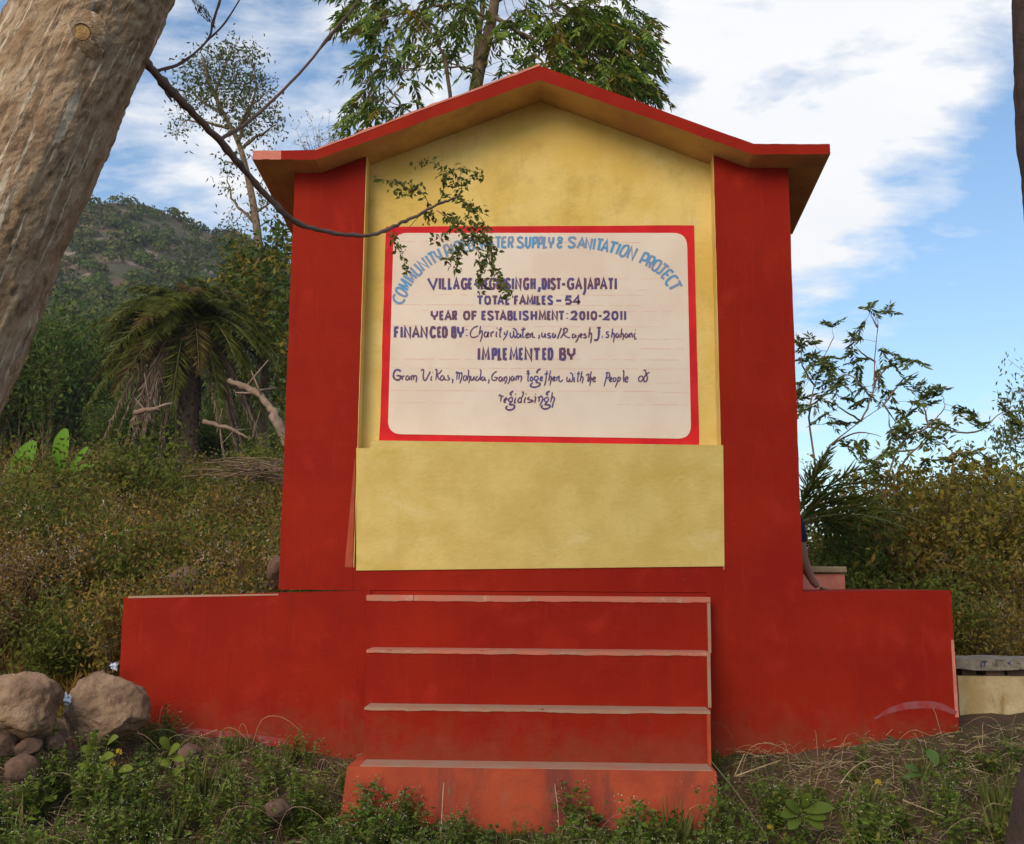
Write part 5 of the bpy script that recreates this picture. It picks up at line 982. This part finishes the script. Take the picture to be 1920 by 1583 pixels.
# ------------------------------------------------------------------ scrub
def shrub_proto(h, w, nstem, nleaf, ls, bud, seed, dry=False):
    r = np.random.default_rng(seed); ms, ml, mbud = MB(), MB(), MB(); P_ = []
    for k in range(nstem):
        a = r.uniform(0, 2*math.pi); e = np.array([math.cos(a)*w*r.uniform(.15, 1), math.sin(a)*w*r.uniform(.15, 1), h*r.uniform(.6, 1.05)]); q = smooth_pts([r.normal(size=3)*[.06, .06, 0], e*[.45, .45, .6], e], 6); ms.tube(q, np.linspace(.007, .002, len(q)), 3, cap=False)
        for j in range(4):
            i = r.integers(4, len(q)); e2 = q[i]+r.normal(size=3)*[.16, .16, .09]+[0, 0, .13]; s2 = np.linspace(0, 1, 6)[:, None]*(e2-q[i])+q[i]; ms.tube(s2[::2], .002, 3, cap=False); P_.append(s2)
        P_.append(q[3:])
    P_ = np.concatenate(P_); c = P_[r.integers(0, len(P_), nleaf)]+r.normal(size=(nleaf, 3))*ls*1.1
    c[:, 2] = np.maximum(c[:, 2], .02); m = r.normal(size=(nleaf, 3))
    ml.leaves(c, m+[0, 0, .1], r.normal(size=(nleaf, 3))+[0, 0, .5], ls*r.uniform(.5, 1.3, nleaf), ls*r.uniform(.35, .6, nleaf))
    if bud:
        hi = P_[P_[:, 2] > h*.45]; cc = hi[r.integers(0, len(hi), bud)]+r.normal(size=(bud, 3))*.02
        cc = np.repeat(cc, 7, 0)+r.normal(size=(bud*7, 3))*.014; mbud.leaves(cc, r.normal(size=cc.shape), r.normal(size=cc.shape)+[0, 0, .6], .016, .013)
    return ms, ml, mbud
protos = {}
def make_proto(key, mats, label, cat, *a):
    ms, ml, mbud = shrub_proto(*a); t = thing('scrub_bush', label, cat, (0, 0, 0)); ms.build('stems', mats[0], t); ml.build('foliage', mats[1], t)
    if mbud.n: mbud.build('seed_heads', mats[2], t, kind='stuff')
    protos.setdefault(key, []).append([t, False])
def copy_tree(o, parent=None):
    c = o.copy(); COL.objects.link(c)
    if parent is not None: c.parent = parent
    for ch in list(o.children): copy_tree(ch, c)
    return c
def place(key, x, y, s, label, group, dz=0, cat=None, name=None):
    lst = protos[key]; e = lst[RNG.integers(0, len(lst))]
    if not e[1]: o = e[0]; e[1] = True
    else: o = copy_tree(e[0])
    o.location = (x, y, float(g(x, y))-.03+dz); o.rotation_euler = (0, 0, RNG.uniform(0, 6.28)); o.scale = (s, s, s*RNG.uniform(.9, 1.15))
    px = 1042+x*F/(y+6); py = 1090+(1.5-float(g(x, y)))*F/(y+6)
    if 'left bank' in label:
        w = 'at the left picture edge' if px < 60 else 'above the boulders' if (px < 300 and py > 1120) else 'left of the palm' if (px < 300 and py < 1010) else 'on the slope above the boulders' if px < 300 else 'right by the left pillar' if px > 470 else 'below the palm trunk' if py < 1010 else 'above the left plinth wing'
        label = label.replace('on the left bank', w); group += ' '+w
    elif 'foreground strip' in label:
        w = 'below the boulders' if px < 290 else 'below the left plinth wing' if px < 620 else 'before the base block, left half' if px < 990 else 'before the base block, right half' if px < 1360 else 'below the right plinth wing' if px < 1640 else 'in the lower right corner'
        label = label.replace('in the foreground strip', w); group = group.replace('in front of the plinth', w)
    elif 'right end of the plinth' in label:
        w = 'beside the pedestal' if px < 1640 else 'behind the corner of the right wing' if px < 1800 else 'behind the low cream wall'
        label = label.replace('behind the right end of the plinth', w); group = group.replace('at the right', w)
    o['label'] = label; o['group'] = group
    if cat: o['category'] = cat
    return o
for s in range(4): make_proto('mix', (M['stem_brown'], L_['scrub'], L_['bud']), 'x', 'bush', .9, .5, 24, 2100, .052, 50, 100+s)
for s in range(3): make_proto('dry', (M['stem_brown'], L_['scrub_b'], L_['bud']), 'x', 'bush', .85, .45, 30, 1500, .042, 70, 120+s)
for s in range(3): make_proto('green', (M['stem_green'], L_['scrub_g'], L_['bud']), 'x', 'bush', .9, .5, 20, 1900, .068, 0, 140+s)
for s in range(3): make_proto('tall', (M['stem_brown'], L_['yel'], L_['bud']), 'x', 'bush', 1.7, .8, 34, 3600, .068, 60, 160+s)
for s in range(2): make_proto('dark', (M['stem_brown'], L_['dark'], L_['bud']), 'x', 'bush', 1.7, .8, 30, 3600, .075, 0, 180+s)
BL = {'mix': 'olive and brown weedy bush with cream seed heads on the left bank', 'dry': 'dry reddish brown weedy bush on the left bank', 'green': 'fresh green leafy bush on the left bank', 'tall': 'x'}
# left bank, row by row from the back
def left_bank():
    n = 0
    for Y in np.arange(1.0, 9.5, .62):
        x0 = P(-60, 1000, Y)[0]; x1 = P(545, 1000, Y)[0]
        x = x0
        while x < x1+.25:
            xx = x+RNG.normal()*.12; yy = Y+RNG.normal()*.15
            # bare soil below, browner in the left and middle, greener to the right
            f = float(vnoise(xx*.8, yy*.8, 0, 13)); u = (xx-x0)/(x1-x0); key = 'mix'
            w = RNG.random(); pd = (.42 if u < .7 else .22) if Y < 5.5 else .22; pg = .30 if u > .6 else .14
            key = 'dry' if w < pd else 'green' if w < pd+pg else 'mix'
            s = RNG.uniform(.55, .85) if Y < 2 else RNG.uniform(.75, 1.05)
            if xx < P(222, 1200, 0)[0]+.15 or Y > 1.7: place(key, xx, yy, s, BL[key], {'mix': 'seed-headed scrub bushes on the left bank', 'dry': 'dry scrub bushes on the left bank', 'green': 'green scrub bushes on the left bank'}[key]); n += 1
            x += RNG.uniform(.38, .55)
    return n
left_bank()
b = P(290, 880, 7.0)
o = place('green', b[0], 6.6, 1.5, 'taller bright green leafy bush in front of the palm trunk', 'green scrub bushes on the left bank'); del o['group']
for k in range(10):
    b = P(-80+k*24, 850, 24+RNG.normal()); place('dark', b[0], b[1], 2.3, 'dark green tree clump at the foot of the hill by the left edge', 'tree clumps at the foot of the hill', cat='tree')
for k in range(12):
    b = P(200+k*30, 800, 19+RNG.normal()); place('dark', b[0], b[1], 1.0, 'leafy thicket behind the palm at the foot of the hill', 'thickets behind the palm', cat='bush')
# right thicket
def right_bush():
    for Y, s0, key in ((1.9, .8, 'mix'), (2.5, 1.1, 'mix'), (3.2, 1.0, 'tall'), (4.0, 1.05, 'tall'), (4.9, 1.1, 'tall'), (6.0, 1.15, 'tall')):
        x = P(1490 if Y > 2 else 1600, 1000, Y)[0]; x1 = P(2050, 1000, Y)[0]
        while x < x1:
            xx = x+RNG.normal()*.1; pxx = 1042+(xx)*F/(Y+6)
            hfac = np.interp(pxx, [1480, 1560, 1620, 1700, 1800, 1900, 2000], [.62, .66, .74, .90, .92, .86, .9])
            uu = RNG.random(); k2 = key if uu < .6 else ('mix' if key == 'tall' else 'green') if uu < .8 else ('dark' if key == 'tall' else 'green')
            s = s0*hfac*(1 if k2 in (key, 'dark') else (1.7 if key == 'tall' else 1))
            place(k2, xx, Y+RNG.normal()*.12, s*RNG.uniform(.88, 1.04), 'olive brown bush in the dense thicket behind the right end of the plinth' if k2 not in ('green', 'dark') else 'green bush in the thicket behind the right end of the plinth', 'thicket bushes at the right' if k2 not in ('green', 'dark') else 'green thicket bushes at the right')
            x += RNG.uniform(.36, .52)*(1 if Y < 3 else 1.2)
right_bush()

# ------------------------------------------------------------------ foreground
def weed_proto(kind, seed):
    r = np.random.default_rng(seed); ms, ml, mbud = MB(), MB(), MB()
    if kind == 'leafy':      # branching weed with lobed leaves and tiny pale buds
        for k in range(9):
            a = r.uniform(0, 6.28); e = np.array([math.cos(a)*r.uniform(.02, .13), math.sin(a)*r.uniform(.02, .13), r.uniform(.14, .30)]); q = smooth_pts([[0, 0, 0], e*[.35, .35, .55], e], 5); ms.tube(q, np.linspace(.0022, .0009, len(q)), 3, cap=False)
            m = 22; c = q[r.integers(2, len(q), m)]+r.normal(size=(m, 3))*.012; d = r.normal(size=(m, 3))*[1, 1, .3]; ml.leaves(c, d, r.normal(size=(m, 3))*.4+[0, 0, 1], r.uniform(.02, .048, m), r.uniform(.012, .024, m))
            m = 6; cc = q[-1]+r.normal(size=(m, 3))*.014+[0, 0, .012]; mbud.leaves(cc, r.normal(size=(m, 3)), r.normal(size=(m, 3)), .0065, .006)
    elif kind == 'broad':
        for k in range(7):
            a = r.uniform(0, 6.28); e = np.array([math.cos(a)*r.uniform(.04, .2), math.sin(a)*r.uniform(.04, .2), r.uniform(.08, .24)]); q = smooth_pts([[0, 0, 0], e*[.4, .4, .7], e], 5); ms.tube(q, np.linspace(.0026, .001, len(q)), 4, cap=False)
            for j in range(6):
                p = q[r.integers(3, len(q))]; d = r.normal(size=3)*[1, 1, .2]; ll = r.uniform(.035, .065); ms.tube([p, p+d/np.linalg.norm(d)*.02], .0008, 3, cap=False)
                p2 = p+d/np.linalg.norm(d)*.02
                ml.leaves([p2, p2, p2], [d, d+r.normal(size=3)*.5, d-r.normal(size=3)*.5], r.normal(size=3)*.3+[0, 0, 1], [ll, ll*.75, ll*.75], ll*.62)
    elif kind == 'tuft':
        for k in range(46):
            a = r.uniform(0, 6.28); l = r.uniform(.08, .24); d = np.array([math.cos(a)*r.uniform(.1, .9), math.sin(a)*r.uniform(.1, .9), 1]); d /= np.linalg.norm(d)
            ml.leaves([r.normal(size=3)*[.02, .02, 0]], d, np.cross(d, [math.sin(a), -math.cos(a), 0.1]), l, .0055, fold=.3)
    return ms, ml, mbud
def wproto(key, name, kind, mats, seed):
    ms, ml, mbud = weed_proto(kind, seed); t = thing(name, 'x', 'weed')
    if ms.n: ms.build('stems', mats[0], t)
    ml.build('leaves', mats[1], t)
    if mbud.n: mbud.build('buds', mats[2], t, kind='stuff')
    protos.setdefault(key, []).append([t, False])
for s in range(4): wproto('leafy', 'leafy_weed', 'leafy', (M['stem_green'], L_['weed'], L_['bud']), 300+s)
for s in range(3): wproto('broad', 'broadleaf_weed', 'broad', (M['stem_green'], L_['weed'], L_['bud']), 320+s)
for s in range(2): wproto('pale', 'pale_weed', 'broad', (M['stem_green'], L_['weed_y'], L_['bud']), 330+s)
for s in range(3): wproto('tuft', 'grass_tuft', 'tuft', (M['stem_green'], L_['grass'], L_['bud']), 340+s)
bxl, bxr = C1[0]-.04, D1[0]+.03
def cover(px):   # how weedy the strip is along the photo's width
    return np.interp(px, [0, 120, 300, 480, 620, 700, 900, 1000, 1340, 1420, 1700, 1920], [.7, 1.0, .95, .55, .6, 1, 1, .8, .85, .42, .45, .5])
def front():
    n = 0; sp = []
    while n < 420:
        x = RNG.uniform(-3.1, 3.1); y = -RNG.random()**1.0*1.75-.1
        if bxl < x < bxr and y > Y4-.07: continue
        px = 1042+(x)*F/(y+6)
        py = 1090+(1.5-float(g(x, y)))*F/(y+6)
        if px < -60 or px > 1980: continue
        dens = float(cover(px))*(1.0 if py > 1480 else .55 if px < 560 else .25)
        if RNG.random() > dens: continue
        right = px > 1345
        u = RNG.random()
        key = 'leafy' if u < (.3 if right else .62) else 'broad' if u < (.5 if right else .75) else 'pale' if u < (.58 if right else .82) else 'tuft'
        lab = {'leafy': 'small leafy weed with pale buds in the foreground strip', 'broad': 'low broad-leaved green weed in the foreground strip', 'pale': 'pale broad-leaved weed in the foreground strip', 'tuft': 'green grass tuft in the foreground strip'}[key]
        s = RNG.uniform(.6, 1.05) if py > 1480 else RNG.uniform(.4, .75)
        if bxl-.1 < x < bxr+.1: s = min(s, RNG.uniform(.38, .62))
        place(key, x, y, s, lab, {'leafy': 'leafy budding weeds', 'broad': 'broad-leaved weeds', 'pale': 'pale weeds', 'tuft': 'grass tufts'}[key]+' in front of the plinth', dz=.02); n += 1
front()
def block_front():
    for k in range(190):
        y = Y4-.07-RNG.random()*.85; px = RNG.uniform(600, 1400); x = (px-1042)*(y+6)/F
        key = RNG.choice(['leafy', 'leafy', 'leafy', 'broad', 'pale', 'tuft'])
        lab = {'leafy': 'small leafy weed with pale buds in the foreground strip', 'broad': 'low broad-leaved green weed in the foreground strip', 'pale': 'pale broad-leaved weed in the foreground strip', 'tuft': 'green grass tuft in the foreground strip'}[key]
        h = np.interp(px, [600, 700, 800, 950, 1020, 1100, 1200, 1300, 1400], [.8, .95, .75, .6, .65, .85, .95, .8, .65])
        place(key, x, y, h*RNG.uniform(.8, 1.25)+.12*(-y-.9), lab, {'leafy': 'leafy budding weeds', 'broad': 'broad-leaved weeds', 'pale': 'pale weeds', 'tuft': 'grass tufts'}[key]+' in front of the plinth', dz=.01)
block_front()
def stuffing():
    # ground-hugging grass and leaves
    n = 60000; x = RNG.uniform(-3.3, 3.3, n); y = -RNG.random(n)*1.9-.02
    px = 1042+x*F/(y+6); ok = (RNG.random(n) < cover(px)*np.where(px > 1345, .9, 1)*(.35+.65*(vnoise(x*3, y*3, 0, 44) > -.1))) & ~((x > bxl) & (x < bxr) & (y > Y4-.05))
    x, y = x[ok], y[ok]; z = g(x, y); p = np.stack([x, y, z-.004], 1); m = len(p); h = RNG.random(m) < .45
    mb = MB(); d = RNG.normal(size=(m, 3))*[.8, .8, .2]+[0, 0, .9]
    mb.leaves(p[h], d[h], RNG.normal(size=(h.sum(), 3)), RNG.uniform(.02, .09, h.sum()), .004, 0)
    l = RNG.uniform(.010, .028, (~h).sum()); mb.leaves(p[~h]+np.stack([np.zeros((~h).sum())]*2+[RNG.uniform(0, .05, (~h).sum())], 1), d[~h]*[1, 1, .2], RNG.normal(size=((~h).sum(), 3))*.4+[0, 0, 1], l, l*.6, 1)
    o = mb.build('grass', [L_['grass'], L_['weed']], kind='stuff'); o['label'] = 'short grass and low weeds covering the foreground soil'
    # dry straw litter
    mb = MB(); n = 4200; x = np.where(RNG.random(n) < .62, RNG.uniform(.95, 3.3, n), RNG.uniform(-3.2, -.9, n)); y = -RNG.random(n)*1.8-.02; z = g(x, y)+RNG.random(n)**2*.06+.006
    for i in range(n):
        a = RNG.uniform(0, 6.28); l = RNG.uniform(.02, .13)*(1.4 if RNG.random() < .1 else 1); d = np.array([math.cos(a), math.sin(a)*.7, RNG.normal()*.25])*l; p = np.array([x[i], y[i], z[i]]); mb.tube([p-d/2, p+RNG.normal(size=3)*.006, p+d/2], RNG.uniform(.0008, .0019), 3, cap=False)
    o = mb.build('straw', M['straw'], kind='stuff'); o['label'] = 'dry cut straw scattered over the soil right and left of the base block'
    mb = MB(); n = 900
    for i in range(n):
        x1 = RNG.uniform(-3.2, 3.2); y1 = -RNG.random()*1.4-.02
        if bxl < x1 < bxr and y1 > Y4-.05: continue
        r = RNG.uniform(.004, .016); v = RNG.normal(size=(6, 3))*.15+np.array([[1, 0, 0], [-1, 0, 0], [0, 1, 0], [0, -1, 0], [0, 0, .8], [0, 0, -.8]]); mb.add(v*r+[x1, y1, float(g(x1, y1))+.003], [(0, 2, 4), (2, 1, 4), (1, 3, 4), (3, 0, 4), (2, 0, 5), (1, 2, 5), (3, 1, 5), (0, 3, 5)])
    o = mb.build('pebbles', M['rock_dark'], kind='stuff'); o['label'] = 'small clods and pebbles on the foreground soil'
    mb = MB(); n = 420
    for i in range(n):
        x1 = RNG.uniform(-3.1, 3.1); y1 = -RNG.random()*1.5-.05
        if bxl < x1 < bxr and y1 > Y4-.05: continue
        b_ = np.array([x1, y1, float(g(x1, y1))]); l = RNG.uniform(.12, .34); a = RNG.uniform(0, 6.28); d = np.array([math.cos(a), math.sin(a), 0]); q = smooth_pts([b_, b_+d*l*.2+[0, 0, l*.55], b_+d*l*.6+[0, 0, l*.6], b_+d*l+[0, 0, l*.35]], 3); mb.tube(q, np.linspace(.0016, .0006, len(q)), 3, 0 if RNG.random() < .5 else 1, cap=False)
    o = mb.build('long_grass', [M['straw'], M['stem_green']], kind='stuff'); o['label'] = 'long arching dry and green grass stems over the foreground'
    # grass on the verge behind the left boulders and bank floor
    mb = MB(); n = 30000; x = RNG.uniform(-6.5, -1.6, n); y = RNG.uniform(.3, 6, n); z = g(x, y); d = RNG.normal(size=(n, 3))*[.6, .6, .2]+[0, 0, 1]
    h = RNG.random(n) < .5; p = np.stack([x, y, z], 1)
    mb.leaves(p[h], d[h], RNG.normal(size=(h.sum(), 3)), RNG.uniform(.06, .28, h.sum()), .007, 0); mb.leaves(p[~h], d[~h], RNG.normal(size=((~h).sum(), 3)), RNG.uniform(.02, .06, (~h).sum()), .02, 1)
    o = mb.build('bank_grass', [L_['scrub_b'], L_['scrub']], kind='stuff'); o['label'] = 'dry brown grass growing between the scrub bushes on the left bank'
    mb = MB(); n = 16000; x = RNG.uniform(1.9, 6.5, n); y = RNG.uniform(.5, 5, n); z = g(x, y); d = RNG.normal(size=(n, 3))*[.6, .6, .2]+[0, 0, 1]
    mb.leaves(np.stack([x, y, z], 1), d, RNG.normal(size=(n, 3)), RNG.uniform(.05, .22, n), .012); o = mb.build('thicket_grass', L_['scrub'], kind='stuff'); o['label'] = 'tangled low growth on the floor of the right thicket'
stuffing()
def build_haze():
    mb = MB(); mb.box(-360, 360, -150, 450, -45, 112); m = bpy.data.materials.new('haze air'); m.use_nodes = True; t = m.node_tree; t.nodes.remove(t.nodes['Principled BSDF'])
    v = N(t, 'ShaderNodeVolumePrincipled'); v.inputs['Color'].default_value = (.92, .95, 1, 1); v.inputs['Density'].default_value = .00042; v.inputs['Anisotropy'].default_value = .3
    t.links.new(v.outputs[0], t.nodes['Material Output'].inputs['Volume']); o = mb.build('haze', m, kind='stuff'); o['label'] = 'thin bluish air over the hill'
build_haze()
def stick(pts, w, label, m='straw', leaf=None):
    mb = MB(); q = smooth_pts([P(a, b, c) for a, b, c in pts], 4) if len(pts) > 2 else np.array([P(a, b, c) for a, b, c in pts]); mb.tube(q, np.linspace(w, w*.6, len(q)), 6); tag(mb.build('dry_stalk', M[m], smooth=True, loc=q[0]), label, 'stalk')
stick([(1378, 1456, -.75), (1420, 1441, -.74), (1466, 1425, -.72)], .0045, 'pale straw stalk lying slanted on the soil right of the base block')
stick([(1377, 1456, -.76), (1396, 1413, -.72)], .003, 'short pale stalk crossing the slanted one right of the base block')
stick([(1334, 1428, -.70), (1380, 1485, -.85), (1432, 1560, -1.0), (1440, 1583, -1.05)], .003, 'long thin green stalk leaning from the corner of the base block', 'stem_green')
stick([(832, 1468, -.95), (829, 1520, -.98), (826, 1575, -1.0)], .0035, 'upright dry stalk in front of the base block')
stick([(841, 1478, -.96), (845, 1530, -.98), (842, 1580, -1.0)], .0022, 'thin reddish stalk beside the upright dry one', 'stem_brown')
stick([(1546, 1414, -.55), (1550, 1472, -.6)], .003, 'short upright green stalk on the soil slope at the right', 'stem_green')
stick([(1692, 1500, -.9), (1750, 1523, -.9), (1805, 1546, -.9)], .004, 'pinkish brown stick lying among weeds at the lower right')
stick([(1040, 1470, -.98), (1046, 1520, -1.0), (1048, 1570, -1.0)], .0022, 'thin pale seed stalk in front of the middle of the base block')
stick([(1575, 1470, -.8), (1600, 1440, -.75), (1640, 1418, -.7)], .0025, 'thin bent straw on the soil slope below the right wing')
def big_leaf_weed(px, py, Y, leaves, label, m):
    b = P(px, py, Y); b[2] = float(g(b[0], Y)); t = thing('big_leaf_weed', label, 'weed', tuple(b)); ms = MB()
    for (x0, y0, x1, y1, w) in leaves:
        a, e = P(x0, y0, Y), P(x1, y1, Y-.05); ms.tube(smooth_pts([b, (a+b)/2+[0, 0, .01], a], 3), .0022, 4, cap=False); k = np.linspace(0, 1, 8); cen = a+np.outer(k, e-a)+np.outer(np.sin(k*math.pi), [0, -.01, .012]); T = (e-a)/np.linalg.norm(e-a); side = np.cross(T, [0, -.8, .6]); side /= np.linalg.norm(side); wd = w*np.sin(k*math.pi)**.7
        V = np.concatenate([cen+side*wd[:, None]+[0, 0, .3*w], cen, cen-side*wd[:, None]+[0, 0, .3*w]]); T_ = []
        for i in range(7):
            for o_ in (0, 8): T_ += [(i+o_, i+1+o_, i+9+o_), (i+o_, i+9+o_, i+8+o_)]
        ml = MB(); ml.add(V, T_); part_at(ml, 'leaf', m, t, smooth=True)
    part_at(ms, 'stem', M['stem_green'], t)
big_leaf_weed(1500, 1575, -.95, [(1505, 1525, 1565, 1520, .03), (1500, 1530, 1470, 1505, .025), (1510, 1535, 1545, 1560, .03), (1500, 1535, 1478, 1560, .028), (1505, 1520, 1520, 1490, .022), (1510, 1530, 1550, 1540, .03), (1498, 1528, 1462, 1535, .025)], 'dark broad-leaved weed right of the base block at the picture bottom', L_['dark'])
big_leaf_weed(1735, 1480, -.72, [(1738, 1408, 1758, 1440, .028), (1725, 1450, 1695, 1440, .016), (1730, 1455, 1690, 1462, .014), (1680, 1400, 1668, 1385, .012)], 'weed with one large drooping green leaf on the right slope', L_['weed_y'])
big_leaf_weed(318, 1470, -.62, [(318, 1410, 300, 1385, .022), (315, 1420, 338, 1400, .024), (322, 1432, 300, 1440, .022), (322, 1425, 345, 1430, .02), (310, 1440, 290, 1425, .018), (325, 1445, 338, 1462, .02)], 'round-leaved green weed beside the reddish stone', L_['weed'])
big_leaf_weed(180, 1470, -.8, [(180, 1420, 150, 1405, .022), (185, 1430, 215, 1420, .024), (175, 1440, 148, 1445, .022), (190, 1440, 212, 1455, .022), (180, 1400, 170, 1375, .02), (200, 1400, 222, 1384, .02), (165, 1450, 135, 1465, .022), (220, 1450, 250, 1445, .022)], 'vining green weed below the right boulder', L_['weed'])
for k, (px, py, lab) in enumerate(((223, 1403, 'yellow leaf on the weeds below the right boulder'), (1443, 1545, 'yellowing leaf at the foot of the long green stalk'), (1645, 1460, 'small yellow leaf on the right slope'), (211, 1424, 'tiny yellow leaf under the larger yellow one'))):
    mb = MB(); c = P(px, py, -.82 if px < 400 else -.85); mb.leaves([c, c+[.004, -.004, 0]], [[.4, -.1, -.9], [-.5, 0, -.7]], [0, -1, .4], [.035, .03], .022); tag(mb.build('yellow_leaf', L_['bank_yellow'], loc=c), lab, 'leaf')
# prototypes never placed are dropped
for lst in protos.values():
    for t, used in lst:
        if not used:
            for ch in list(t.children): bpy.data.objects.remove(ch)
            bpy.data.objects.remove(t)
